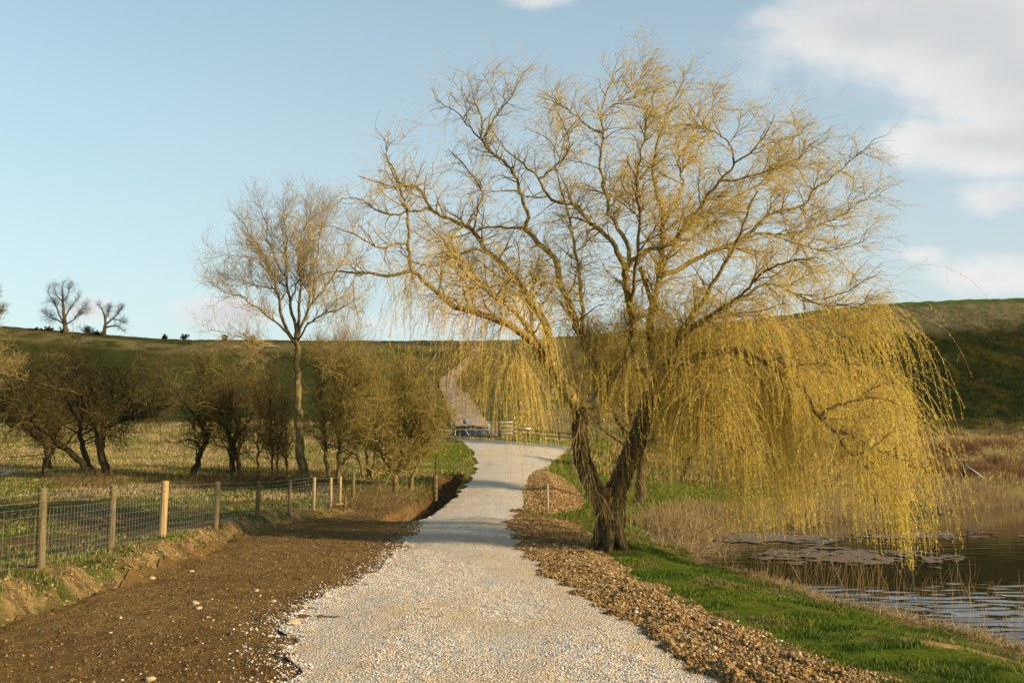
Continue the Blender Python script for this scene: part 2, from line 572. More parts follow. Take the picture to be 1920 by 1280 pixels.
SR = edge([(1655, 1280), (1500, 1227), (1350, 1167), (1200, 1097), (1112, 1040), (1106, 1005), (1060, 978), (1035, 967), (1000, 960)])
SR = np.concatenate([[[-6, 5], [4, 4.0]], SR])
def soil_r(Y): return np.interp(Y, SR[:, 0], SR[:, 1]) + (fbm(Y * 1.1, Y * 0 + 3, 71, 4) - .5) * .5
def soil_l(Y): return np.interp(Y, FOOT[:, 0], FOOT[:, 1]) - .12


MOUND = np.array([hit(x, y)[:2] for x, y in [(985, 962), (982, 930), (997, 893), (1012, 882), (1045, 893), (1072, 912), (1096, 940), (1080, 958), (1030, 966)]])
def mound_sdf(X, Y): return poly_sdf(X, Y, [tuple(p) for p in MOUND])


_gz0 = ground_z
def ground_z(X, Y):
    z = _gz0(X, Y)
    m = mound_sdf(X, Y)
    return z + .17 * (1 - sstep(-1.4, .1, m))


# ------------------------------------------------------------------ ground sheet
def ground_tint(X, Y):
    X = np.asarray(X, float); Y = np.asarray(Y, float)
    n1 = fbm(X * .35, Y * .22, 101, 5); n2 = fbm(X * 1.4, Y * 1.1, 107, 4); n3 = fbm(X * .05, Y * .03, 113, 4)
    u = X / np.maximum(Y, 1)
    green = np.array([.068, .084, .012]); lush = np.array([.078, .105, .010]); straw = np.array([.21, .155, .065]); clay = np.array([.215, .145, .062]); soil = np.array([.085, .052, .026])
    dark = np.array([.013, .017, .003]); mud = np.array([.03, .022, .012]); grey = np.array([.12, .098, .055])  # dark: right hill's green turf, lowered to carry a cloud's shade
    def L(a, b, t): return a + (b - a) * t[..., None]
    sh = X.shape + (3,)
    c = np.broadcast_to(green, sh).copy()
    # meadow: straw patches in green
    c = L(c, np.broadcast_to(straw, sh), sstep(.40, .62, n1 * .6 + n2 * .4))
    # left field by the fence: trampled soil with green
    fx = np.interp(Y, FOOT[:, 0], FOOT[:, 1]); s = fx - X
    m = sstep(.3, .8, s) * (1 - sstep(33, 40, Y)) * (u < 0)
    cf = L(np.broadcast_to(np.array([.066, .070, .017]), sh), np.broadcast_to(soil * 1.1, sh), sstep(.46, .58, n2 * .5 + n1 * .5))
    c = L(c, cf, m)
    mb = np.exp(-((s - .45) / .75) ** 2) * (1 - sstep(31, 36, Y)) * 1.15
    cb = L(np.broadcast_to(clay, sh), np.broadcast_to(np.array([.075, .082, .02]), sh), sstep(.52, .62, n2))
    cb = L(cb, np.broadcast_to(soil, sh), sstep(.55, .7, fbm(X * 3, Y * 3, 119, 3)) * .7)
    c = L(c, cb, np.clip(mb, 0, 1))
    # pale meadow band beyond the hawthorns
    pm = sstep(46, 56, Y) * (1 - sstep(84, 100, Y)) * (u < .1)
    c = L(c, L(np.broadcast_to(np.array([.24, .19, .07]), sh), np.broadcast_to(green * 1.3, sh), sstep(.5, .66, n1)), pm * .9)
    # left hill
    lh = sstep(86, 104, Y) * (1 - sstep(.0, .16, u))
    ch = L(np.broadcast_to(np.array([.028, .033, .007]), sh), np.broadcast_to(np.array([.062, .052, .018]), sh), sstep(.46, .62, n3 * .7 + n1 * .3))
    band = sstep(192, 201, Y) * (1 - sstep(208, 213, Y))
    ch = L(ch, np.broadcast_to(np.array([.11, .088, .04]), sh), band * sstep(.3, .6, n1) * .9)
    c = L(c, ch, lh)
    # centre slope behind the willow
    mh = sstep(84, 100, Y) * np.exp(-((u - .1) / .11) ** 2)
    c = L(c, L(np.broadcast_to(np.array([.075, .078, .022]), sh), np.broadcast_to(straw * .8, sh), sstep(.4, .6, n1)), mh * .85)
    # right: rough straw flats, green slope with painted cloud shade, grey-straw brow, green crest
    r = sstep(.12, .26, u)
    c = L(c, L(np.broadcast_to(straw * 1.0, sh), np.broadcast_to(np.array([.10, .062, .03]), sh), sstep(.45, .66, n1)), r * sstep(52, 64, Y) * (1 - sstep(104, 116, Y)))
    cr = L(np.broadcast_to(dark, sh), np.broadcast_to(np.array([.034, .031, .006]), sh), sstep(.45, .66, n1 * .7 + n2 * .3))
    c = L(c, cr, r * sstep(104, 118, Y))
    br = sstep(178, 192, Y + (n3 - .5) * 14) * (1 - sstep(208, 214, Y))
    c = L(c, L(np.broadcast_to(grey, sh), np.broadcast_to(np.array([.07, .07, .025]), sh), sstep(.5, .65, n2)), r * br)
    c = L(c, np.broadcast_to(np.array([.06, .09, .02]), sh), r * sstep(208, 216, Y))
    # lush verge between soil and pond, and round the near shore
    d = poly_sdf(X, Y, POND)
    lv = (X > -.5) * (1 - sstep(40, 56, Y)) * (u > .01)
    c = L(c, L(np.broadcast_to(lush, sh), np.broadcast_to(np.array([.10, .10, .025]), sh), sstep(.50, .68, n2 * .6 + n1 * .4)), lv * .95)
    # grass patches by the road beyond
    gl = np.exp(-((X + 2.2) / 1.6) ** 2) * sstep(38, 42, Y) * (1 - sstep(62, 74, Y))
    c = L(c, np.broadcast_to(lush * .9, sh), gl)
    c = L(c, np.broadcast_to(np.array([.14, .10, .05]), sh), (1 - sstep(.1, .9, np.abs(d - .3))) * .9)
    bs = np.exp(-(((X - 4.9) / 1.0) ** 2 + ((Y - 10.8 + .44 * (X - 4.8) - .6 * (fbm(X * 2, Y * 2, 181, 3) - .5)) / .36) ** 2) ** 1.5)
    c = L(c, np.broadcast_to(np.array([.27, .18, .08]), sh), np.clip(bs * 1.3, 0, 1))
    c = L(c, np.broadcast_to(mud, sh), (d < -.15) * 1.0)
    dd = seg_dist(X, Y, DITCH)
    c = L(c, np.broadcast_to(np.array([.09, .052, .025]), sh), (1 - sstep(.9, 1.5, dd)) * (X < 0))
    fr = sstep(230, 260, Y)
    c = L(c, np.broadcast_to(np.array([.19, .14, .09]), sh), fr * (u < 0))
    return c


def build_ground():
    r = np.exp(np.arange(math.log(3.0), math.log(5000), .0098))
    af = np.linspace(R(-34), R(34), 540)
    ab = np.linspace(R(34), R(326), 70)[1:-1]
    a = np.concatenate([af, ab])
    RR_, AA = np.meshgrid(r, a, indexing='ij')
    X = RR_ * np.sin(AA); Y = RR_ * np.cos(AA)
    Z = ground_z(X, Y)
    rd = sstep(-.3, .05, np.minimum(X - np.interp(Y, EL[:, 0], EL[:, 1]), np.interp(Y, ER[:, 0], ER[:, 1]) - X) - .35) * (Y < ROAD_END - 1) * (Y > -6)
    Z = Z - .05 * rd
    V = np.stack([X, Y, Z], -1).reshape(-1, 3)
    F = grid_faces(len(r), len(a), True)[:, ::-1]
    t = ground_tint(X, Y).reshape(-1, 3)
    c0 = len(V)
    V = np.concatenate([V, [[0, 0, -.05]]]); t = np.concatenate([t, [[.1, .06, .03]]])
    k = np.arange(len(a)); fan = np.stack([np.full(len(a), c0), (k + 1) % len(a), k], 1)
    m, nt, b = new_mat('turf')
    at_ = N(nt, 'ShaderNodeAttribute', attribute_name='tint'); g = N(nt, 'ShaderNodeNewGeometry')
    f1 = noise_node(nt, g.outputs['Position'], 2.3, 10, .72); f2 = noise_node(nt, g.outputs['Position'], 17, 6, .7)
    k1 = ramp(nt, f1, [(.3, (.55, .55, .55)), (.7, (1.5, 1.45, 1.35))])
    k2 = ramp(nt, f2, [(.3, (.6, .6, .6)), (.7, (1.4, 1.4, 1.4))])
    c = mixc(nt, 1, mixc(nt, 1, at_.outputs['Color'], k1, 'MULTIPLY'), k2, 'MULTIPLY')
    nt.links.new(c, b.inputs['Base Color'])
    ad = N(nt, 'ShaderNodeMath', operation='ADD'); nt.links.new(f1, ad.inputs[0]); nt.links.new(f2, ad.inputs[1])
    bump(nt, b, ad.outputs[0], .8, .12)
    b.inputs['Specular IOR Level'].default_value = .02
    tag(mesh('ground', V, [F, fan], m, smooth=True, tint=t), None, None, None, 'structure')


build_ground()


def strip(name, Ys, fl, fr, nc, zf, mat, kind='structure', smooth=True):
    l = fl(Ys); r_ = fr(Ys); t = np.linspace(0, 1, nc)
    X = l[:, None] * (1 - t) + r_[:, None] * t; Y = np.repeat(Ys[:, None], nc, 1)
    Z = zf(X, Y, t[None])
    return tag(mesh(name, np.stack([X, Y, Z], -1), grid_faces(len(Ys), nc), mat, smooth=smooth), None, None, None, kind)


# soil
def soil_mat():
    m, nt, b = new_mat('bare_soil')
    g = N(nt, 'ShaderNodeNewGeometry'); P = g.outputs['Position']
    f0 = noise_node(nt, P, .5, 4, .6); f1 = noise_node(nt, P, 9, 8, .75); f2 = noise_node(nt, P, 45, 4, .7)
    c = ramp(nt, f0, [(.35, (.125, .075, .027)), (.65, (.18, .114, .042))])
    c = mixc(nt, 1, c, ramp(nt, f1, [(.3, (.5, .5, .5)), (.7, (1.45, 1.4, 1.35))]), 'MULTIPLY')
    c = mixc(nt, 1, c, ramp(nt, f2, [(.3, (.55, .55, .55)), (.66, (1.25, 1.25, 1.25)), (.8, (2.0, 1.95, 1.8))]), 'MULTIPLY')
    nt.links.new(c, b.inputs['Base Color'])
    ad = N(nt, 'ShaderNodeMath', operation='ADD'); nt.links.new(f1, ad.inputs[0]); nt.links.new(f2, ad.inputs[1])
    bump(nt, b, ad.outputs[0], .9, .05)
    b.inputs['Specular IOR Level'].default_value = .03
    return m


SOIL = soil_mat()
YS = np.concatenate([np.linspace(-5, 7, 40), np.linspace(7.1, 36.2, 400)])


def zs(X, Y, t):
    return ground_z(X, Y) + .035 + (fbm(X * 3.3, Y * 3.3, 77, 4) - .5) * .07 + (fbm(X * 9, Y * 9, 79, 3) - .5) * .035


strip('soil_verge', YS, soil_l, lambda Y: road_l(Y) + .6, 130, zs, SOIL)
YS2 = np.concatenate([np.linspace(-5, 7, 40), np.linspace(7.1, SR[-1, 0], 420)])


def zs2(X, Y, t):
    e = np.minimum(t * 6, (1 - t) * 6).clip(0, 1)
    return ground_z(X, Y) + .01 + e * (.05 + (fbm(X * 2.1, Y * 2.1, 78, 4) - .4) * .12) + (fbm(X * 9, Y * 9, 79, 3) - .5) * .08 * e


strip('soil_ridge', YS2, lambda Y: road_r(Y) - .5, soil_r, 60, zs2, SOIL)


def build_mound():
    x0, y0 = MOUND.min(0) - .5; x1, y1 = MOUND.max(0) + .5
    xs = np.linspace(x0, x1, 90); ys = np.linspace(y0, y1, 160)
    X, Y = np.meshgrid(xs, ys); s = mound_sdf(X, Y) + (fbm(X * 1.5, Y * 1.0, 83, 4) - .5) * .8
    Z = ground_z(X, Y) + .04 + (fbm(X * 3, Y * 2.2, 85, 4) - .5) * .14
    Z = np.where(s < .05, Z, Z - .3)
    F = grid_faces(len(ys), len(xs)); keep = (s.ravel()[F] < .3).any(1)
    tag(mesh('soil_heap', np.stack([X, Y, Z], -1), F[keep], SOIL, smooth=True), None, None, None, 'structure')


build_mound()


def road_mat():
    m, nt, b = new_mat('crushed_stone')
    g = N(nt, 'ShaderNodeNewGeometry'); P = g.outputs['Position']
    v = N(nt, 'ShaderNodeTexVoronoi'); v.inputs['Scale'].default_value = 42; nt.links.new(P, v.inputs['Vector'])
    sx = N(nt, 'ShaderNodeSeparateColor'); nt.links.new(v.outputs['Color'], sx.inputs[0])
    c = ramp(nt, sx.outputs[0], [(.0, (.42, .29, .15)), (.25, (.48, .39, .28)), (.5, (.52, .47, .42)), (.75, (.44, .42, .40)), (.93, (.20, .22, .26))])
    f0 = noise_node(nt, P, .55, 5, .6)
    f3 = noise_node(nt, P, 60, 3, .6)
    c = mixc(nt, ramp(nt, f0, [(.44, (0, 0, 0)), (.64, (.75, .75, .75))]), c, (.44, .32, .18))
    c = mixc(nt, 1, c, ramp(nt, f3, [(.3, (.72, .72, .72)), (.7, (1.2, 1.2, 1.2))]), 'MULTIPLY')
    nt.links.new(c, b.inputs['Base Color'])
    bump(nt, b, v.outputs['Distance'], .8, -.03)
    return m


YR = np.concatenate([np.linspace(-6, 7, 50), np.linspace(7.05, 30, 500), np.linspace(30.2, ROAD_END, 200)])


def zr(X, Y, t):
    return ground_z(X, Y) + .047 + .05 * np.sin(np.pi * t) + (fbm(X * 1.2, Y * .5, 91, 3) - .5) * .05 + (fbm(X * 7, Y * 7, 93, 3) - .5) * .03


ROADM = road_mat()
strip('road', YR, road_l, road_r, 60, zr, ROADM)


def road_top(X, Y):
    t = np.clip((X - road_l(Y)) / (road_r(Y) - road_l(Y)), 0, 1)
    return zr(X, Y, t)


# track up the far hill
TL = [(851, 806), (838, 770), (828, 738), (824, 722), (836, 706), (858, 688), (884, 662), (892, 652)]
TR = [(921, 806), (893, 768), (868, 738), (856, 722), (862, 708), (874, 694), (894, 668), (900, 655)]


def build_track():
    a = np.array([hit(*p, fn=ground_z)[:2] for p in TL]); b = np.array([hit(*p, fn=ground_z)[:2] for p in TR])
    K = 90
    a3 = catmull(np.c_[a, np.zeros(len(a))], K)[:, :2]; b3 = catmull(np.c_[b, np.zeros(len(b))], K)[:, :2]
    t = np.linspace(0, 1, 12)[None, :, None]
    XY = a3[:, None] * (1 - t) + b3[:, None] * t
    Z = ground_z(XY[..., 0], XY[..., 1]) + .35
    tag(mesh('track', np.concatenate([XY, Z[..., None]], -1), grid_faces(K, 12), simple('track_stone', (.20, .14, .10), (.30, .215, .155), 1.2, .4, .1)), None, None, None, 'structure')


build_track()


# ------------------------------------------------------------------ water
def build_water():
    m, nt, b = new_mat('pond_water')
    b.inputs['Base Color'].default_value = (.018, .014, .008, 1); b.inputs['Roughness'].default_value = .02; b.inputs['IOR'].default_value = 1.33
    b.inputs['Specular IOR Level'].default_value = .5
    g = N(nt, 'ShaderNodeNewGeometry')
    mp = N(nt, 'ShaderNodeMapping'); mp.inputs['Scale'].default_value = (.4, 1.5, 1); nt.links.new(g.outputs['Position'], mp.inputs['Vector'])
    f = noise_node(nt, mp.outputs[0], 1.5, 3, .45)
    bump(nt, b, f, .2, .02)
    xs = np.concatenate([np.arange(4.2, 17, .085), np.exp(np.linspace(math.log(17.1), math.log(84), 70))])
    ys = np.concatenate([np.linspace(-2, 8.5, 20), np.arange(8.6, 30, .055), np.exp(np.linspace(math.log(30.1), math.log(68), 110))])
    X, Y = np.meshgrid(xs, ys)
    s = poly_sdf(X, Y, POND)
    wx = X + .8 * (fbm(X * .5, Y * .5, 301, 3) - .5) * 2; wy = Y + 1.2 * (fbm(X * .4, Y * .4, 305, 3) - .5) * 2
    amp = .35 + 1.1 * fbm(X * .35, Y * .25, 311, 3)
    calm = 1.5 - 1.37 * sstep(15, 21.5, Y)
    Z = WATER + calm * amp * (.0032 * np.sin(wy * 9.0 + wx * 1.6) + .0022 * np.sin(wy * 14.3 - wx * 2.9 + 1.3) + .0022 * np.sin(wy * 21.0 + wx * 5.0) + .0014 * np.sin(wx * 6.5 + wy * 7.5 + 2.0) + .0012 * np.sin(wx * 8.0 - wy * 9.5) + .040 * (fbm(X * 1.5, Y * 4.0, 331, 4) - .5))
    F = grid_faces(len(ys), len(xs)); keep = (s.ravel()[F] < 1.2).any(1)
    tag(mesh('water', np.stack([X, Y, Z], -1), F[keep], m, smooth=True), None, None, None, 'structure')
    # floating weed
    xs = np.arange(5, 22, .04); ys = np.arange(19, 40, .06)
    X, Y = np.meshgrid(xs, ys)
    s = poly_sdf(X, Y, POND)
    n1 = fbm(X * .32, Y * .28, 131, 4); n2 = fbm(X * 2.6, Y * 1.7, 137, 6)
    c1 = np.maximum(np.exp(-(((X - 8.6) / 2.6) ** 2 + ((Y - 26) / 3.2) ** 2)), np.exp(-(((X - 8.) / 2.6) ** 2 + ((Y - 32) / 3.) ** 2)))
    c1 = np.maximum(c1, .75 * np.exp(-(((X - 14) / 3.5) ** 2 + ((Y - 33) / 2.2) ** 2)))
    n3 = fbm(X * 9, Y * 4, 139, 3)
    val = c1 * .9 + ((n1 - .5) * .8 + (n2 - .5) * 1.0 + (n3 - .5) * .7) * sstep(.12, .5, c1) - .12
    F = grid_faces(len(ys), len(xs)); keep = (val.ravel()[F] > .30).all(1) & (s.ravel()[F] < -.2).all(1)
    Z = WATER + .014 + .02 * np.clip(val - .36, 0, .4) + .012 * vnoise(X * 9, Y * 9, 3)
    wm = simple('pond_weed_mat', (.085, .063, .042), (.165, .130, .10), 7, .9, .04)
    tag(mesh('pond_weed', np.stack([X, Y, Z], -1), F[keep], wm), None, None, None, 'stuff')


build_water()


# ------------------------------------------------------------------ loose stones and clods
def chunks(g, X, Y, Z, size, cols, flat=.7):
    n = len(X)
    base = np.array([[1, 0, 0], [-1, 0, 0], [0, 1, 0], [0, -1, 0], [0, 0, 1], [0, 0, -1], ])
    F0 = np.array([[0, 2, 4], [2, 1, 4], [1, 3, 4], [3, 0, 4], [2, 0, 5], [1, 2, 5], [3, 1, 5], [0, 3, 5]])
    V = base[None] + g.normal(size=(n, 6, 3)) * .28
    sc = size[:, None] * (.7 + .6 * g.random((n, 3))); sc[:, 2] *= flat
    V = V * sc[:, None]
    a = g.random(n) * 2 * math.pi; ca, sa = np.cos(a), np.sin(a)
    x = V[..., 0] * ca[:, None] - V[..., 1] * sa[:, None]; y = V[..., 0] * sa[:, None] + V[..., 1] * ca[:, None]
    V = np.stack([x + X[:, None], y + Y[:, None], V[..., 2] + Z[:, None]], -1)
    F = (F0[None] + (np.arange(n) * 6)[:, None, None]).reshape(-1, 3)
    c = np.array(cols)[g.integers(0, len(cols), n)] * (.8 + .4 * g.random((n, 1)))
    return V.reshape(-1, 3), F, np.repeat(c, 6, 0)


STONEM = attr_mat('loose_stone', .9, 90, .25)
CLODM = attr_mat('soil_clod', .97, 60, .35, .5, .02)


def build_loose():
    g = np.random.default_rng(5)
    # gravel on the road, denser near the eye
    n = 210000
    Y = 6.5 + 25 * g.random(n) ** 2.0
    sp = 1.25 * (g.random(n) - .5); sp = np.where(np.abs(sp) > .5, np.sign(sp) * (.5 + (np.abs(sp) - .5) * (.2 + .9 * g.random(n) ** 2)), sp)
    X = (road_l(Y) + road_r(Y)) / 2 + sp * (road_r(Y) - road_l(Y))
    sz = .004 + .0065 * g.random(n) ** 2.5 + .00018 * Y
    pat = fbm(X * 1.1 + 9, Y * .3, 141, 4)
    keep = (g.random(n) > sstep(.44, .60, pat) * .85) & (g.random(n) > sstep(13, 29, Y))
    X, Y, sz = X[keep], Y[keep], sz[keep]
    Z = road_top(X, Y) + sz * .25 - np.where((X < road_l(Y)) | (X > road_r(Y)), .06, 0)
    po = pat[keep] + .1 * (g.random(len(X)) - .5)
    cols = [(.52, .48, .45), (.47, .42, .38), (.40, .40, .42), (.50, .39, .26), (.44, .30, .15), (.24, .27, .33), (.55, .52, .49), (.14, .16, .21), (.38, .29, .19), (.50, .37, .22), (.57, .53, .49), (.54, .50, .46)]
    V, F, t = chunks(g, X, Y, Z, sz, cols, .5)
    k6 = np.repeat(po > .5, 6); t[k6] = t[k6] * .45 + np.array([.46, .33, .18]) * .55 * (.85 + .3 * np.repeat(g.random((int((po > .5).sum()), 1)), 6, 0))
    tag(mesh('gravel', V, F, STONEM, tint=t), None, None, None, 'stuff')
    # stray stones kicked out over the soil on both sides
    e = 7500; Ye = 7 + 24 * g.random(e) ** 1.5; lft = g.random(e) < .72
    o_ = .16 * g.exponential(1.0, e) - .08
    Xe = np.where(lft, road_l(Ye) - o_, road_r(Ye) + o_ * .5); Ye = Ye + g.normal(size=e) * .18
    ok = ((Xe < road_l(Ye) + .12) | (Xe > road_r(Ye) - .05)) & (np.abs(Xe) < 6); Xe, Ye = Xe[ok], Ye[ok]; se = (.005 + .011 * g.random(len(Xe)) ** 2 + .0002 * Ye)
    Ze = np.where(Xe < road_l(Ye), zs(Xe, Ye, 0), ground_z(Xe, Ye) + .06) + se * .3
    V, F, t = chunks(g, Xe, Ye, Ze, se, cols, .6)
    tag(mesh('stray_gravel', V, F, STONEM, tint=t), None, None, None, 'stuff')
    # clods of earth along the right-hand ridge and on the heap
    n = 105000
    Y = 6.5 + 24 * g.random(n) ** 1.4; tt = g.random(n)
    X = road_r(Y) - .42 + tt * (soil_r(Y) - road_r(Y) + .62)
    sz = .005 + .02 * g.random(n) ** 4 + .0004 * Y
    t_ = np.clip((X - road_r(Y) + .5) / (soil_r(Y) - road_r(Y) + .5), 0, 1)
    Z = zs2(X, Y, t_) + sz * .2
    # heap
    k = 16000
    Xh = MOUND[:, 0].min() + np.ptp(MOUND[:, 0]) * g.random(k); Yh = MOUND[:, 1].min() + np.ptp(MOUND[:, 1]) * g.random(k)
    ok = mound_sdf(Xh, Yh) < .1
    Xh, Yh = Xh[ok], Yh[ok]; szh = .018 + .04 * g.random(len(Xh)) ** 2
    Zh = ground_z(Xh, Yh) + .05
    # left verge crumbs
    q = 26000
    Yl = 7 + 27 * g.random(q) ** 1.5; Xl = soil_l(Yl) + (road_l(Yl) - soil_l(Yl)) * g.random(q) ** .8 + .15
    szl = .004 + .015 * g.random(q) ** 4 + .0003 * Yl
    Zl = zs(Xl, Yl, 0)
    cols = [(.22, .135, .055), (.17, .097, .038), (.27, .175, .075), (.135, .075, .03), (.33, .23, .11), (.22, .135, .058), (.19, .112, .047)]
    # crumbled clay along the bank face
    e = 9000; Yb = 8 + 25 * g.random(e); sb = -.15 + .75 * g.random(e); Xb = np.interp(Yb, FOOT[:, 0], FOOT[:, 1]) - sb
    szb = .007 + .028 * g.random(e) ** 4; Zb = ground_z(Xb, Yb)
    V, F, t = chunks(g, Xb, Yb, Zb, szb, [(.23, .155, .068), (.19, .128, .055), (.27, .185, .085), (.14, .09, .04)], .8)
    tag(mesh('clay_crumbs', V, F, CLODM, tint=t), None, None, None, 'stuff')
    V, F, t = chunks(g, np.r_[X, Xh, Xl], np.r_[Y, Yh, Yl], np.r_[Z, Zh, Zl], np.r_[sz, szh, szl], cols, .8)
    t[6 * (len(X) + len(Xh)):] *= .62
    tag(mesh('dirt', V, F, CLODM, tint=t), None, None, None, 'stuff')
    # pale pebbles strewn over the soil
    q = 480
    Yl = 8 + 26 * g.random(q) ** 1.2; f = g.random(q) ** .45
    Xl = soil_l(Yl) + .3 + (road_l(Yl) - soil_l(Yl)) * f
    szl = .006 + .018 * g.random(q) ** 4
    Zl = zs(Xl, Yl, 0) + szl * .3
    q2 = 900
    Y2 = 7 + 20 * g.random(q2); X2 = road_r(Y2) + (soil_r(Y2) - road_r(Y2)) * g.random(q2)
    s2 = .008 + .02 * g.random(q2) ** 2; Z2 = zs2(X2, Y2, np.full(q2, .5)) + .02
    V, F, t = chunks(g, np.r_[Xl, X2], np.r_[Yl, Y2], np.r_[Zl, Z2], np.r_[szl, s2], [(.36, .26, .15), (.42, .33, .22), (.30, .21, .12), (.45, .38, .29)])
    tag(mesh('pebbles', V, F, STONEM, tint=t), None, None, None, 'stuff')
    # the bigger pale stones, one by one
    for px, py, s, lab in [(365, 1132, .055, 'flat pale stone lying with a rounder one on the bare brown soil'),
                           (372, 1142, .05, 'rounder pale stone just in front of a flat one on bare soil'),
                           (480, 1108, .04, 'pale stone alone on bare soil right of the flat and round pair'),
                           (512, 1128, .04, 'small ochre stone on soil short of the gravel edge'),
                           (611, 1124, .06, 'grey stone on soil right beside the left gravel edge'),
                           (284, 1085, .055, 'long pale stone at the foot of the clay bank'),
                           (358, 1072, .045, 'pale stone on soil where the clay bank bends'),
                           (282, 1276, .05, 'white stone at the bottom edge of the bare soil'),
                           (548, 1170, .08, 'large grey stone at the tip of the spread gravel')]:
        p = hit(px, py, fn=lambda a, b: zs(a, b, 0))
        u_, v_ = np.meshgrid(np.linspace(0, 2 * np.pi, 11)[:-1], np.linspace(.05, np.pi - .05, 7))
        rr = 1 + .7 * (g.random(u_.shape) - .5); s *= .8
        V = np.stack([np.cos(u_) * np.sin(v_) * rr * 1.3, np.sin(u_) * np.sin(v_) * rr, np.cos(v_) * rr * .65], -1).reshape(-1, 3) * s
        F = grid_faces(7, 10, True)
        o = mesh('stone', V + p + np.array([0, 0, s * .3]), [F, np.arange(10)[None, ::-1], (60 + np.arange(10))[None]], STONEM, tint=np.full((70, 3), (.33, .25, .155)), loc=p)
        tag(o, lab, 'stone', 'bigger stones on the bare soil')


build_loose()


# ------------------------------------------------------------------ grasses
def blades(g, X, Y, Z, h, w, cols, lean=.5, wind=(.12, 0), bend=True):
    n = len(X)
    a = g.random(n) * 2 * math.pi
    side = np.stack([np.cos(a), np.sin(a), np.zeros(n)], 1)
    b = g.random(n) * 2 * math.pi
    ln = np.stack([np.cos(b) + wind[0] * 3, np.sin(b) + wind[1], np.zeros(n)], 1) * (lean * g.random((n, 1)))
    p = np.stack([X, Y, Z], 1)
    hh = h[:, None]; ww = w[:, None] * .5
    mid = p + (ln * .3 + np.array([0, 0, .62])) * hh; tip = p + (ln * 1.0 + np.array([0, 0, 1.0])) * hh
    V = np.stack([p - side * ww, p + side * ww, mid + side * ww * .8, mid - side * ww * .8, tip], 1)
    o = (np.arange(n) * 5)[:, None]
    Fq = o + np.array([[0, 1, 2, 3]]); Ft = o + np.array([[3, 2, 4]])
    c = np.array(cols)[g.integers(0, len(cols), n)] * (.75 + .5 * g.random((n, 1)))
    return V.reshape(-1, 3), [Fq, Ft], np.repeat(c, 5, 0)


GRASSM = attr_mat('grass_blade', .7, trans=.25, spec=.1)
REEDM = attr_mat('dry_stem', .9, trans=.12)
LUSH = [(.080, .125, .009), (.10, .138, .012), (.066, .104, .008), (.125, .145, .014), (.085, .118, .010), (.17, .15, .03)]
STRAW = [(.30, .22, .10), (.26, .185, .085), (.36, .27, .14), (.20, .13, .06), (.24, .19, .10)]
MEADOW = [(.11, .13, .022), (.15, .145, .032), (.23, .18, .065), (.27, .215, .085), (.085, .105, .018)]


def in_road(X, Y):
    return (X > np.interp(Y, EL[:, 0], EL[:, 1]) - .15) & (X < np.interp(Y, ER[:, 0], ER[:, 1]) + .15) & (Y < ROAD_END + .5)


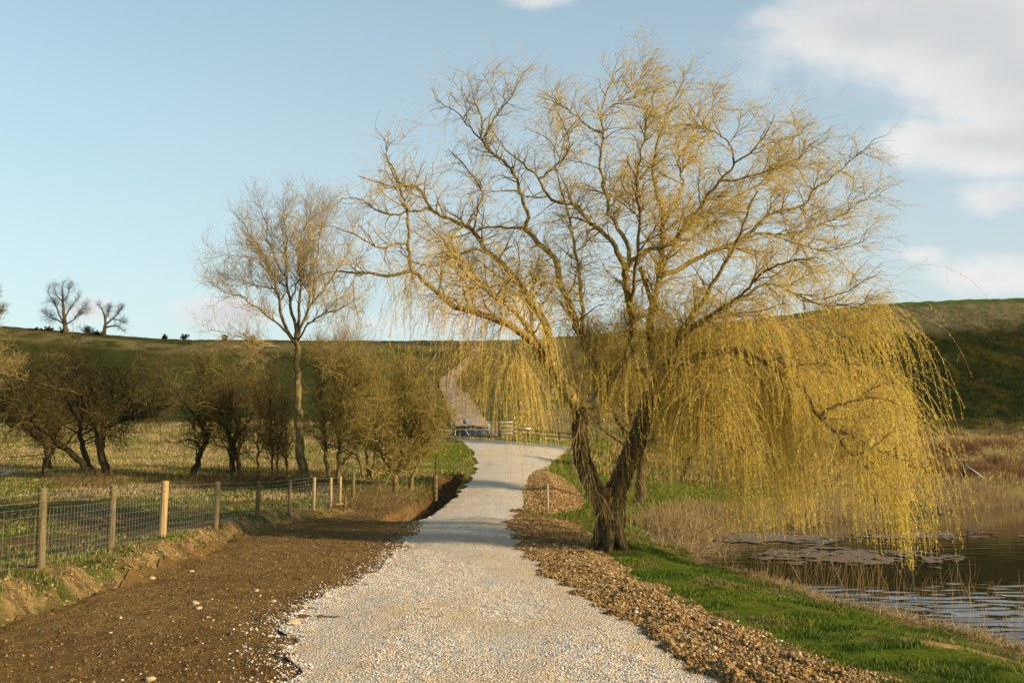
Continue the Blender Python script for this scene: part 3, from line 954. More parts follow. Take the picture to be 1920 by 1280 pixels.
def build_grass():
    g = np.random.default_rng(21)
    Vs = []; T = []
    def add(r): Vs.append((r[0], r[1])); T.append(r[2])
    # lush verge on the right
    n = 260000
    Y = 7.5 + 34 * g.random(n) ** 1.5; X = soil_r(np.minimum(Y, SR[-1, 0])) - .15 - .45 * (g.random(n) < .06) * g.random(n) + 6.5 * g.random(n)
    d = poly_sdf(X, Y, POND)
    bare = np.exp(-(((X - 4.9) / 1.0) ** 2 + ((Y - 10.8 + .44 * (X - 4.8) - .6 * (fbm(X * 2, Y * 2, 181, 3) - .5)) / .36) ** 2) ** 1.5)
    ok = (d > .25) & (mound_sdf(X, Y) > .1) & ~in_road(X, Y) & (fbm(X * 1.3, Y * 1.3, 151, 3) > .36 + .1 * g.random(n)) & (g.random(n) > bare * 1.3)
    X, Y = X[ok], Y[ok]; k = len(X)
    cl = fbm(X * 2.2, Y * 2.2, 157, 3); pt = fbm(X * .8, Y * .8, 159, 4) + .12 * (g.random(k) - .5)
    hb = (.014 + .055 * sstep(.3, .75, cl)) * (.5 + .9 * g.random(k))
    V, F, t = blades(g, X, Y, ground_z(X, Y) - .01, hb, .007 + .0004 * Y, [(1, 1, 1)], 1.3)
    A_ = np.array(LUSH)[g.integers(0, 6, k)]; B_ = np.array([(.16, .135, .04), (.13, .12, .03), (.22, .17, .075), (.10, .105, .022)])[g.integers(0, 4, k)]; C_ = np.array([(.05, .088, .010), (.065, .10, .012)])[g.integers(0, 2, k)]
    cc = np.where((pt > .56)[:, None], B_, np.where((pt < .43)[:, None], C_, A_))
    add((V, F, t * np.repeat(cc, 5, 0)))
    # fenced strip, bank top and field by the fence
    n = 80000
    Y = 8 + 36 * g.random(n) ** 1.3; X = soil_l(Y) - .25 - 14 * g.random(n) ** 1.3
    ok = (fbm(X * .9, Y * .9, 163, 4) + .06 * (X < soil_l(Y) - 1.5) > .515) & (g.random(n) < .9)
    X, Y = X[ok], Y[ok]; k = len(X)
    add(blades(g, X, Y, ground_z(X, Y) - .01, .03 + .07 * g.random(k), .007 + .0006 * Y, LUSH[:2] + MEADOW + [(.07, .07, .018), (.06, .055, .016)], .8))
    # meadow behind the fence and trees
    n = 150000
    Y = 36 + 62 * g.random(n) ** 1.15; u = -.62 + .64 * g.random(n); X = u * Y
    ok = ~in_road(X, Y) & (seg_dist(X, Y, DITCH) > .7)
    X, Y = X[ok], Y[ok]; k = len(X)
    cl = fbm(X * .5, Y * .35, 167, 4)
    cols = np.where(cl[:, None] > .5, np.array(STRAW)[g.integers(0, 5, k)], np.array(MEADOW)[g.integers(0, 5, k)])
    V, F, t = blades(g, X, Y, ground_z(X, Y) - .02, (.05 + .13 * g.random(k)) * (.4 + 1.1 * cl), .022 + .0004 * Y, [(1, 1, 1)], .8)
    add((V, F, t * np.repeat(cols, 5, 0)))
    # grass by the far road
    n = 26000
    Y = 36 + 40 * g.random(n); X = np.interp(Y, EL[:, 0], EL[:, 1]) - .1 - 3 * g.random(n) ** 1.5
    ok = (seg_dist(X, Y, DITCH) > .55) & ~in_road(X, Y)
    X, Y = X[ok], Y[ok]; k = len(X)
    add(blades(g, X, Y, ground_z(X, Y) - .02, .08 + .1 * g.random(k), .03 + .0 * Y, LUSH, .7))
    n = 60000
    Y = 31 + 40 * g.random(n); X = np.interp(Y, ER[:, 0], ER[:, 1]) + 14 * g.random(n)
    ok = (poly_sdf(X, Y, POND) > .4) & (mound_sdf(X, Y) > .1) & ~in_road(X, Y)
    X, Y = X[ok], Y[ok]; k = len(X)
    add(blades(g, X, Y, ground_z(X, Y) - .02, .08 + .12 * g.random(k), .028 + .0 * Y, LUSH + MEADOW[:2], .7))
    # rough tussocks over the flats and slopes to the right
    n = 15000
    Y = 55 + 150 * g.random(n) ** 1.1; u = .06 + .56 * g.random(n); X = u * Y
    ok = (poly_sdf(X, Y, POND) > 1)
    X, Y = X[ok], Y[ok]
    m = 9
    Xc = np.repeat(X, m) + g.normal(size=len(X) * m) * .22; Yc = np.repeat(Y, m) + g.normal(size=len(X) * m) * .22
    k = len(Xc)
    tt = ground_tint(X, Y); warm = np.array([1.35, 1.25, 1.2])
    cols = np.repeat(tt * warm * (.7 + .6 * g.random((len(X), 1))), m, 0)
    hs = np.repeat(.15 + .4 * g.random(len(X)) ** 2, m)
    V, F, t = blades(g, Xc, Yc, ground_z(Xc, Yc) - .05, hs * (.6 + .7 * g.random(k)), .07 + 0 * Xc, [(1, 1, 1)], .7)
    add((V, F, t * np.repeat(cols, 5, 0)))
    V, F = join(Vs)
    tag(mesh('grass', V, F, GRASSM, tint=np.concatenate(T)), None, None, None, 'stuff')


def stems(g, X, Y, Z, h, r, lean, cols, K=4, wind=.1):
    n = len(X)
    d = norm(np.stack([g.normal(size=n) * lean + wind, g.normal(size=n) * lean, np.ones(n)], 1))
    p = np.stack([X, Y, Z], 1); out = [p]
    for k in range(K - 1):
        d = norm(d + g.normal(size=(n, 3)) * .09 + np.array([.02, 0, -.05]) * lean * 2)
        p = p + d * (h / (K - 1))[:, None]; out.append(p)
    P = np.stack(out, 1); Rr = r[:, None] * np.linspace(1, .4, K)[None]
    V, F = tubes(P, Rr, 3)
    c = np.array(cols)[g.integers(0, len(cols), n)] * (.75 + .5 * g.random((n, 1)))
    return V, F, np.repeat(c, K * 3, 0), P


def build_reeds():
    g = np.random.default_rng(31)
    Vs, T = [], []
    # dense low dry fringe along the near shore
    Pn = np.array(POND); 
    def along(i0, i1, n):
        seg = Pn[i0:i1 + 1]; L = np.concatenate([[0], np.cumsum(np.linalg.norm(np.diff(seg, axis=0), axis=1))])
        s = g.random(n) * L[-1]
        return np.interp(s, L, seg[:, 0]), np.interp(s, L, seg[:, 1])
    def add(X, Y, h, r, lean, cols, K=4, wind=.1):
        Z = np.maximum(ground_z(X, Y), WATER - .05) - .02
        V, F, t, P = stems(g, X, Y, Z, h, r, lean, cols, K, wind); Vs.append((V, F)); T.append(t)
    x, y = along(0, 3, 8000); x = x + g.normal(size=len(x)) * .16 - .05 + .5 * (fbm(y * .9, y * 0, 171, 3) - .5)
    add(x, y, .06 + .2 * g.random(len(x)) ** 2.5, .0026 + .0002 * y, .9, STRAW)
    x, y = along(0, 3, 210); x = x + np.abs(g.normal(size=len(x))) * .5
    add(x, y, .45 + .6 * g.random(len(x)), .0035 + 0 * y, .22, [(.24, .16, .07), (.30, .22, .11), (.18, .11, .05)], 6)
    x, y = along(2, 4, 110); x = x + .3 + np.abs(g.normal(size=len(x))) * 1.6
    add(x, y, .4 + .6 * g.random(len(x)), .004 + 0 * y, .3, [(.22, .15, .07), (.16, .10, .05)], 6)
    # tangle of dry grass and bramble at the head of the pond, right of the willow
    n = 4200
    x = 4.0 + 2.6 * g.random(n) + g.normal(size=n) * .35; y = 25.5 + 9 * g.random(n); x += (y - 30) * .25
    ok = (poly_sdf(x, y, POND) > -.9) & (x < 9)
    x, y = x[ok], y[ok]
    cn = fbm(x * 1.3, y * 1.1, 191, 3); kp = cn > .40; x, y, cn = x[kp], y[kp], cn[kp]
    add(x, y, (.08 + .62 * g.random(len(x)) ** 1.6) * (.25 + 1.5 * (cn - .35) / .4), .005 + 0 * y, 1.3, STRAW + [(.42, .32, .2), (.46, .36, .25), (.16, .10, .06), (.11, .07, .04)], 5)
    # far shore
    x, y = along(5, 11, 26000); off = g.random(len(x)) ** 1.5
    x = x + g.normal(size=len(x)) * .3 - off * 1.2; y = y + g.normal(size=len(x)) * .3 + off * 1.8
    add(x, y, .2 + .75 * g.random(len(x)) ** 1.8 * (fbm(x * .5, y * .5, 177, 3) + .3), .010 + 0 * y, .6, STRAW + [(.20, .12, .06)], 4)
    V, F = join(Vs)
    tag(mesh('dry_reeds', V, F, REEDM, tint=np.concatenate(T)), None, None, None, 'stuff')
    # dead stems and brambles by the ditch and under the trees on the left
    Vs, T = [], []
    n = 1500
    y = 32.5 + 6 * g.random(n); x = -5.9 + 3.0 * g.random(n) - (y - 33) * .12
    add(x, y, .15 + .8 * g.random(n) ** 2, .006 + 0 * y, .8, [(.20, .12, .05), (.30, .21, .10), (.15, .085, .04), (.12, .10, .03)], 5)
    n = 1500                                     # dead growth hanging over the ditch
    y = 31 + 16 * g.random(n); x = np.interp(y, [p[1] for p in DITCH], [p[0] for p in DITCH]) + np.where(g.random(n) < .6, -1, 1) * (.45 + .5 * g.random(n))
    ok = ~in_road(x, y); x, y = x[ok], y[ok]
    add(x, y, .1 + .45 * g.random(len(x)) ** 2, .006 + 0 * y, 1.0, [(.16, .10, .04), (.22, .15, .06), (.10, .09, .02), (.12, .07, .03)], 5)
    n = 5200
    u = np.array([-.42, -.31, -.285, -.25, -.2])[g.integers(0, 5, n)] + g.normal(size=n) * .025
    y = 40 + 6 * g.random(n); x = u * y
    add(x, y, .2 + .7 * g.random(n) ** 2, .007 + 0 * y, .5, [(.12, .08, .03), (.17, .12, .05), (.10, .09, .03)], 5)
    n = 6000                                     # brown rushes on the flats at the right
    c = g.integers(0, 26, n); gc = np.random.default_rng(3)
    cx = gc.random(26); cy = 66 + 34 * gc.random(26)
    y = cy[c] + g.normal(size=n) * .5; x = (cx[c] * .22 + .33) * cy[c] + g.normal(size=n) * .7
    add(x, y, .5 + .6 * g.random(n), .018 + 0 * y, .35, [(.13, .075, .035), (.18, .11, .05), (.11, .06, .03)], 4)
    V, F = join(Vs)
    tag(mesh('dead_undergrowth', V, F, REEDM, tint=np.concatenate(T)), None, None, None, 'stuff')


build_grass()
build_reeds()

# ------------------------------------------------------------------ trees
BARK_W = simple('willow_bark', (.022, .015, .008), (.065, .046, .021), 9, 1.0, .06, (1, 1, .4), cc=(.16, .115, .03))
LIMB_W = simple('willow_limb', (.07, .048, .02), (.17, .12, .045), 7, .7, .02, (1, 1, .6), cc=(.26, .195, .05))
TWIG_W = attr_mat('willow_twig', .8, trans=.3)
LEAF_W = attr_mat('willow_leaf', .6, trans=.45)
BARK_A = simple('ash_bark', (.035, .026, .013), (.13, .095, .04), 8, .8, .03, (1, 1, .35), cc=(.26, .20, .06))
BARK_D = simple('hawthorn_bark', (.018, .013, .008), (.06, .042, .022), 9, .8, .02, cc=(.10, .075, .03))


def twig_mesh(name, sets, mat, parent, cols, g, S=3):
    parts, T = [], []
    for P, Rr in sets:
        V, F = tubes(P, Rr, S); parts.append((V, F))
        c = np.array(cols)[g.integers(0, len(cols), len(P))] * (.75 + .5 * g.random((len(P), 1)))
        T.append(np.repeat(c, P.shape[1] * S, 0))
    V, F = join(parts)
    return mesh(name, V, F, mat, parent, tint=np.concatenate(T))


def build_willow():
    g = np.random.default_rng(77)
    Y0 = 21.9
    base = hit(1143, 1028)
    root = thing('willow_tree', (base[0], Y0, ground_z(base[0], Y0)), 'large weeping willow with yellow hanging twigs and a forked trunk beside the road', 'tree')
    trunk = [
        ([(1141, 1046), (1142, 1015), (1143, 985), (1144, 955), (1144, 925)], 0, 0, .44, .30),
        ([(1137, 985), (1132, 950), (1121, 928), (1102, 888), (1088, 841), (1087, 794), (1091, 760)], 0, -.25, .235, .155),
        ([(1149, 985), (1152, 945), (1160, 908), (1181, 853), (1199, 810), (1214, 763), (1222, 735)], .05, .4, .265, .185),
    ]
    roots = [([(1152, 985), (1162, 1012), (1172, 1036), (1178, 1046)], -.2, -.35, .2, .07), ([(1132, 985), (1122, 1014), (1110, 1030), (1100, 1042)], -.1, -.15, .2, .06),
             ([(1142, 985), (1140, 1020), (1138, 1042)], -.25, -.45, .18, .07), ([(1146, 985), (1150, 1015), (1155, 1034)], .3, .6, .18, .07)]
    limbs = [
        # A: left limb to the hub and its fans
        ([(1091, 770), (1068, 742), (1052, 715), (1035, 689), (1012, 658), (1000, 638)], -.25, -.7, .155, .125),
        ([(1002, 642), (956, 609), (902, 589), (859, 577), (832, 559), (802, 535), (775, 513), (734, 516), (684, 512), (640, 510), (600, 514)], -.7, -1.6, .10, .012),
        ([(775, 513), (768, 488), (766, 451), (763, 401), (752, 360), (745, 330), (720, 290)], -1.3, -1.0, .048, .01),
        ([(766, 456), (735, 459), (711, 465), (667, 441), (620, 424), (585, 430)], -1.25, -1.9, .026, .007),
        ([(1000, 638), (997, 600), (996, 586), (985, 567), (963, 549), (936, 535), (915, 540)], -.7, .6, .055, .012),
        ([(1037, 690), (1031, 645), (1027, 612), (1003, 582), (990, 555), (963, 518), (936, 491), (916, 475), (896, 448), (875, 421), (835, 407), (808, 391), (795, 364), (775, 347), (752, 352), (715, 345), (670, 330)], -.5, .9, .105, .010),
        ([(916, 475), (889, 468), (855, 481), (832, 491), (808, 498), (775, 490), (745, 470)], .2, 1.0, .035, .008),
        ([(805, 391), (768, 397), (741, 402), (711, 396), (684, 377), (650, 370), (625, 385)], .6, .2, .032, .007),
        ([(875, 421), (890, 395), (905, 370), (895, 340), (870, 310), (840, 280)], .5, 1.5, .035, .008),
        ([(752, 352), (735, 320), (725, 285), (730, 250)], .8, 1.0, .03, .007),
        # C
        ([(1092, 762), (1118, 750), (1132, 722), (1134, 700), (1114, 682), (1098, 650), (1080, 612), (1070, 575), (1050, 528), (1040, 485), (1020, 468), (1000, 444), (985, 428)], -.25, 1.4, .12, .062),
        ([(985, 428), (936, 426), (902, 429), (875, 440), (845, 445), (815, 430)], 1.4, 1.9, .04, .008),
        ([(985, 428), (990, 401), (980, 381), (973, 350), (960, 320), (922, 286), (902, 262), (875, 232), (849, 205), (815, 188)], 1.4, 1.0, .055, .008),
        ([(902, 262), (903, 222), (890, 190), (880, 150)], 1.1, 1.4, .028, .006),
        ([(905, 262), (936, 208), (960, 180), (975, 140)], 1.1, .4, .026, .006),
        # B
        ([(1130, 728), (1150, 705), (1169, 689), (1184, 646), (1188, 599), (1184, 585), (1176, 542), (1172, 508)], .2, -.4, .12, .088),
        ([(1172, 508), (1151, 461), (1134, 438), (1104, 414), (1077, 387), (1047, 377), (1023, 364), (1010, 335), (973, 302), (950, 280), (925, 250)], -.4, -1.8, .07, .008),
        ([(1010, 335), (1033, 319), (1067, 282), (1060, 240), (1040, 200)], -1.3, -1.7, .03, .007),
        ([(1174, 512), (1181, 468), (1160, 430), (1140, 391), (1131, 350), (1127, 300), (1131, 252), (1127, 208), (1136, 178), (1150, 140), (1158, 115)], -.4, .6, .06, .007),
        ([(1131, 250), (1111, 242), (1080, 218), (1047, 195), (1010, 181)], .4, .0, .03, .006),
        ([(1129, 215), (1160, 190), (1190, 160), (1215, 120)], .5, 1.2, .025, .006),
        ([(1172, 510), (1187, 488), (1218, 468), (1241, 461), (1265, 451), (1288, 414), (1315, 384), (1332, 360), (1349, 340), (1376, 310), (1412, 282), (1436, 249), (1456, 215)], -.4, -2.0, .066, .008),
        ([(1349, 340), (1390, 335), (1440, 320), (1490, 300), (1530, 275), (1555, 258)], -1.3, -1.5, .03, .006),
        ([(1376, 310), (1372, 275), (1345, 249), (1308, 232), (1290, 200)], -1.5, -1.9, .026, .006),
        # D
        ([(1222, 740), (1226, 700), (1223, 654), (1220, 600), (1225, 562), (1234, 528), (1241, 495), (1243, 451), (1244, 411), (1236, 377), (1225, 330), (1231, 269), (1244, 235), (1251, 202), (1268, 180), (1284, 145)], .4, 1.4, .115, .007),
        ([(1201, 502), (1212, 535), (1222, 566)], -.1, .6, .055, .06),
        ([(1244, 411), (1268, 377), (1282, 340), (1272, 300), (1300, 260), (1330, 210), (1350, 160)], 1.0, 2.2, .04, .006),
        ([(1236, 520), (1268, 505), (1308, 485), (1349, 465), (1389, 448), (1423, 421), (1449, 397), (1486, 391), (1513, 381), (1527, 354), (1565, 330), (1600, 295), (1630, 270), (1660, 250)], .7, .3, .072, .006),
        ([(1389, 448), (1436, 438), (1486, 438), (1530, 424), (1570, 407), (1600, 390), (1635, 362), (1655, 345)], .5, 1.4, .04, .006),
        ([(1436, 438), (1490, 455), (1540, 470), (1590, 462), (1625, 450)], .7, -.3, .025, .006),
        # E, F, G
        ([(1216, 770), (1240, 722), (1258, 690), (1268, 640), (1288, 602), (1315, 569), (1335, 535), (1355, 501), (1375, 471), (1386, 448), (1400, 400), (1420, 360)], .4, -1.6, .10, .016),
        ([(1285, 628), (1302, 612), (1335, 589), (1369, 569), (1402, 552), (1426, 535), (1453, 535), (1486, 549), (1530, 562), (1570, 552), (1600, 538), (1630, 520), (1650, 510)], -.4, -1.4, .05, .006),
        ([(1486, 549), (1540, 572), (1595, 570), (1630, 570), (1655, 580)], -.9, -1.6, .03, .007),
        ([(1290, 612), (1335, 599), (1389, 592), (1453, 594), (1480, 612), (1530, 640)], -.3, .9, .045, .01),
        ([(1480, 600), (1540, 600), (1600, 610), (1655, 625)], .6, 1.6, .03, .008),
        # H: heavy low limb to the right
        ([(1222, 745), (1255, 716), (1290, 680), (1330, 662), (1375, 655), (1413, 668), (1461, 694), (1500, 723), (1523, 752), (1536, 781), (1568, 807), (1616, 823), (1649, 842), (1680, 856), (1712, 874)], .4, -2.4, .12, .012),
        ([(1536, 781), (1558, 765), (1597, 752), (1635, 745), (1670, 752), (1705, 775)], -1.6, -1.8, .04, .008),
        ([(1461, 694), (1520, 680), (1580, 685), (1640, 700)], -1.0, .6, .035, .008),
        ([(1568, 807), (1585, 840), (1630, 880), (1670, 905)], -1.8, -3.2, .035, .008),
        ([(1219, 762), (1262, 771), (1317, 786), (1344, 802), (1370, 820), (1400, 850)], .2, -1.8, .05, .012),
        ([(1317, 786), (1360, 780), (1420, 800), (1480, 840)], -.8, .8, .03, .008),
        # limbs that lean towards and away from the eye
        ([(1098, 650), (1090, 560), (1080, 470), (1060, 380), (1040, 300), (1050, 220)], .6, 4.2, .06, .007),
        ([(1184, 600), (1190, 520), (1200, 430), (1195, 340), (1210, 250), (1230, 170)], 0, -3.6, .055, .007),
        ([(1234, 528), (1270, 450), (1320, 400), (1380, 370), (1440, 330), (1500, 250)], .6, 4.2, .05, .007),
        ([(1268, 640), (1320, 600), (1380, 560), (1450, 500), (1540, 480)], 0, -4.0, .05, .007),
        ([(1002, 640), (960, 580), (900, 530), (850, 470), (790, 430)], -.7, 3.8, .05, .007),
        ([(1035, 680), (980, 600), (930, 560), (880, 520), (830, 450), (780, 400)], -.5, -4.0, .05, .007),
        ([(1240, 722), (1330, 700), (1400, 690), (1480, 700), (1560, 740)], .4, 3.6, .06, .010),
        ([(1226, 700), (1280, 660), (1350, 640), (1430, 640), (1500, 660)], .4, 3.0, .05, .010),
        ([(1000, 640), (960, 660), (920, 690), (890, 725)], -.7, -1.5, .022, .008),
    ]
    TP, TR_ = limbset(trunk, Y0, 34, .012, 3)
    RP, RRr = limbset(roots, Y0, 12, .005, 4)
    t = np.linspace(0, 1, 34)
    TR_[0] = .27 + .14 * np.exp(-t / .14)
    tv = []
    for P_, R_, s, sd_ in ((TP[0:1], TR_[0:1], 22, 1), (TP[1:], TR_[1:], 18, 2), (RP, RRr, 12, 3)):
        tv.append(tubes(P_, R_, s, .14, sd_))
    V, F = join(tv)
    mesh('trunk', V, F, BARK_W, root, smooth=True)
    LP, LR = limbset(limbs, Y0, 30, .02, 5)
    LR = LR * .9
    V, F = tubes(LP, LR, 9, .10, 6)
    mesh('limbs', V, F, LIMB_W, root, smooth=True)
    ztree = base[2]

    wt = np.ones(len(LP)); wt[0] = .3
    B1 = spawn(g, LP, LR, 360, (.2, .97), (.7, 2.1), (30, 70), 9, (0, 0, .02), .17, .55, .028, .006, (0, 0, .45), w=wt, taperL=.8)
    B2 = spawn(g, *cat2(B1, (LP, LR)), 2300, (.15, 1), (.4, 1.15), (25, 65), 7, (.01, 0, .01), .2, .6, .012, .004, (.1, 0, .3), taperL=.6)
    V, F = join([tubes(*B1, 6), tubes(*B2, 4)])
    mesh('branches', V, F, LIMB_W, root, smooth=True)

    # where the hanging curtains end, by place along the crown
    bx = (np.array([600, 690, 780, 850, 930, 945, 990, 1000, 1080, 1150, 1230, 1330, 1430, 1500, 1600, 1700, 1790]) - 960) * Y0 / FPX
    bpy_ = np.array([640, 690, 770, 775, 800, 955, 965, 830, 800, 880, 960, 985, 1015, 1000, 1040, 1035, 1000])
    bz = CH + Y0 * (HOR - bpy_) / FPX

    def accfn(p):
        hi = sstep(4.2, 6.8, p[:, 2])
        low = 1 - hi
        right = sstep(1, 6, p[:, 0])
        a = np.zeros_like(p)
        a[:, 0] = .025 * low + (.02 + .08 * right) * hi
        a[:, 2] = -.50 * low - .075 * hi
        return a

    def cap(p, L):
        lim = p[:, 2] - np.interp(p[:, 0], bx, bz) + (g.random(len(L)) ** 2) * -.6 + .1
        return np.clip(np.minimum(L, lim), .12, 9)

    allb = cat2(B1, B2)
    mid = allb[0].mean(1)
    hiw = sstep(4.0, 5.2, mid[:, 2])
    # upper crown: short wind-blown twigs
    T1 = spawn(g, *allb, 13500, (.1, 1), (.3, .9), (15, 60), 7, None or (0, 0, 0), .17, .7, .0040, .0018, (.3, 0, .35), w=.15 + hiw * (1 + 1.0 * sstep(0, 4, mid[:, 0])), taperL=.2, cap=cap, accfn=accfn)
    # curtains: long hanging withes under the low limbs
    mid0 = LP.mean(1)
    srcP, srcR = cat2(B1, B2, (LP, LR))
    m2 = srcP.mean(1)
    roww = (1 - sstep(4.0, 5.6, m2[:, 2])) * (1.25 + .9 * sstep(1.5, 4, m2[:, 0])) * sstep(-5.2, -3.4, m2[:, 0])
    rfar = sstep(6.5, 8, m2[:, 0]) * (1 - sstep(5.2, 6, m2[:, 2])); roww = roww + .5 * rfar + 1.3 * np.exp(-((m2[:, 0] - 3.5) / .6) ** 2) * (m2[:, 2] < 5)
    roww = roww * np.exp(1.15 * g.normal(size=len(roww)))
    T2 = spawn(g, srcP, srcR, 3500, (.15, 1), (.9, 3.4), (20, 70), 10, (0, 0, 0), .06, .7, .0042, .0018, (0, 0, 0), w=roww + 1e-6, taperL=.1, cap=cap, accfn=accfn)
    # left hanging fringe from the low left limbs
    lw = ((m2[:, 0] < 1.2) & (m2[:, 2] < 6.3)) * 1.0
    lw = lw * np.exp(1.0 * g.normal(size=len(lw)))
    T3 = spawn(g, srcP, srcR, 950, (.15, 1), (.6, 2.2), (20, 70), 9, (0, 0, 0), .09, .7, .0036, .0016, (0, 0, 0), w=lw + 1e-6, taperL=.1, cap=cap, accfn=accfn)
    # side twiglets
    T4 = spawn(g, *cat2(T1, T1, T3, T2), 15000, (.1, .95), (.15, .42), (20, 50), 4, (.03, 0, -.16), .15, .8, .0030, .0015, (0, 0, 0), taperL=.2)
    # twigs hanging off the trunk itself
    T5 = spawn(g, TP[1:], TR_[1:], 330, (.15, 1), (.5, 1.5), (50, 100), 8, (0, 0, -.42), .2, .1, .006, .002, (0, -1.2, .2))
    inner = (np.abs(m2[:, 0] - 2.3) < 1.8) & (m2[:, 2] < 5.6) & (m2[:, 2] > 2.6)
    T6 = spawn(g, srcP, srcR, 600, (.1, 1), (.7, 2.0), (20, 80), 9, (0, 0, 0), .12, .7, .0038, .0017, (0, 0, 0), w=inner + 1e-6, taperL=.1, cap=cap, accfn=accfn)
    twig_mesh('twigs', [T1, T2, T3, T4, T5, T6], TWIG_W, root, [(.52, .37, .12), (.60, .44, .15), (.40, .26, .12), (.56, .39, .21), (.62, .47, .12)], g)
    P, _ = cat2(T2, T3, T6)
    YEL = [(.68, .52, .06), (.62, .50, .07), (.70, .53, .06), (.56, .47, .08)]
    rgt = .18 + .82 * sstep(-1, 3, P[:, 0, 0])
    a = leaves(g, P, 34, (.03, .075), (.008, .015), YEL, .25, .12, (0, 0, -.3), keep=rgt)
    P1 = T1[0]
    b = leaves(g, P1, 10, (.025, .06), (.008, .014), YEL, .25, .1, keep=.14 + .6 * sstep(-2, 3.5, P1[:, 0, 0]))
    c = leaves(g, T4[0], 3, (.025, .06), (.008, .014), YEL, .25, .1)
    V, F = join([a[:2], b[:2], c[:2]])
    mesh('leaves', V, F, LEAF_W, root, tint=np.concatenate([a[2], b[2], c[2]]))


def make_tree(name, label, cat, spec, Y0, bark, n1, n2, n3, L1, L2, L3, tw, seed, acc1=(0, 0, .1), acc3=(0, 0, .08), wig=.18, ang=(25, 60), lf=None, group=None, rt=.004, t0=.3, bias=(0, 0, .3), trunkn=1, tsp=None, tl=.6):
    """a bare tree: traced stems, two orders of branches, twigs and optional buds"""
    g = np.random.default_rng(seed)
    LP, LR = limbset(spec, Y0, 20, .03, seed)
    b = LP[0, 0]
    gz = float(ground_z(b[0], b[1]))
    LP[:, :, 2] += gz - b[2] - .05
    root = thing(name, (b[0], b[1], gz), label, cat, group)
    V, F = tubes(LP, LR, 9, .12, seed)
    mesh('trunk', V, F, bark, root, smooth=True)
    if tsp is not None:
        wv = np.array(tsp, float)
    else:
        wv = None
    B1 = spawn(g, LP, LR, n1, (t0, 1), L1, ang, 8, acc1, wig, .55, .04, rt * 1.4, bias, w=wv, taperL=tl)
    B2 = spawn(g, *cat2(B1, (LP[trunkn:], LR[trunkn:])) if len(LP) > trunkn else B1, n2, (.2, 1), L2, ang, 6, acc1, wig, .6, .016, rt, bias)
    V, F = join([tubes(*B1, 5), tubes(*B2, 4)])
    T3 = spawn(g, *cat2(B1, B2), n3, (.15, 1), L3, ang, 5, acc3, wig, .7, rt * 1.3, rt * .55, bias, taperL=.2)
    crown = twig_mesh('crown', [B1, B2, T3], TWIG_W, root, tw, g)
    if lf:
        m, ln, wd, cols = lf
        V, F, t = leaves(g, T3[0], m, ln, wd, cols, .3, .1, spread=1.2)
        mesh('buds', V, F, LEAF_W, root, tint=t)
    return root


build_willow()

ASH = [([(570, 938), (563, 850), (558, 760), (556, 690), (555, 640)], 0, 0, .20, .14),
       ([(555, 665), (535, 630), (525, 590), (520, 557), (510, 520), (500, 482), (482, 455), (460, 420), (440, 382)], 0, -.8, .11, .012),
       ([(553, 660), (525, 627), (490, 595), (457, 567), (432, 557), (405, 545), (385, 530)], 0, -1.5, .075, .01),
       ([(556, 650), (548, 600), (545, 572), (537, 532), (535, 480), (537, 427), (530, 382), (532, 345)], 0, 1, .10, .01),
       ([(556, 650), (560, 610), (562, 570), (565, 532), (560, 495), (565, 440), (575, 395), (570, 350)], 0, -.5, .10, .01),
       ([(556, 650), (572, 610), (582, 570), (580, 520), (595, 470), (602, 420), (600, 370)], 0, 1.5, .08, .01),
       ([(557, 655), (570, 607), (590, 570), (612, 540), (632, 510), (650, 475), (658, 430)], 0, -1, .075, .01),
       ([(557, 660), (575, 627), (602, 602), (640, 590), (680, 560)], 0, -2, .06, .01),
       ([(512, 527), (480, 485), (445, 475), (410, 472), (392, 468)], -.5, -1.5, .045, .008),
       ([(515, 547), (475, 537), (442, 530), (420, 518)], -.4, .8, .04, .008),
       ([(537, 532), (515, 480), (500, 430), (490, 380), (480, 350)], .5, 1.8, .05, .008),
       ([(545, 572), (560, 520), (590, 440), (615, 390), (620, 360)], .5, 2.5, .05, .008),
       ([(554, 690), (530, 672), (490, 660), (440, 648), (385, 635)], 0, -2.5, .05, .008),
       ([(556, 700), (540, 690), (505, 688), (470, 695)], 0, 1.5, .035, .008),
       ([(557, 720), (580, 700), (620, 690), (660, 660)], 0, -1.5, .035, .008)]
ASH = [([(555 + (x - 555) * (.98 if y < 660 else 1), 652 + (y - 652) * (.87 if y < 652 else 1)) for x, y in p], a, b, r0 * (.72 if i else 1), r1 * .7) for i, (p, a, b, r0, r1) in enumerate(ASH)]
GOLD = [(.30, .215, .085), (.36, .26, .10), (.25, .17, .08), (.33, .22, .12)]
OLIVE = [(.20, .16, .04), (.27, .22, .055), (.14, .10, .035), (.33, .26, .065)]
DARK = [(.08, .056, .024), (.13, .095, .034), (.06, .042, .02), (.19, .14, .05)]
RUST = [(.26, .13, .045), (.30, .16, .06), (.20, .10, .04)]
BUDY = [(.40, .31, .05), (.34, .27, .05), (.28, .22, .045)]
make_tree('ash_tree', 'tall bare golden tree with many upright limbs fanning from one straight trunk', 'tree', ASH, 40.0, BARK_A, 230, 1700, 9000, (.9, 2.3), (.5, 1.3), (.3, .8), [(.36, .27, .11), (.42, .32, .13), (.30, .21, .10)], 101,
          acc1=(0, 0, .06), acc3=(0, 0, .07), wig=.12, ang=(28, 60), rt=.0038, tl=.6, tsp=[.05] + [1] * 14, lf=(1, (.03, .07), (.015, .03), [(.36, .27, .09), (.28, .19, .09)]))

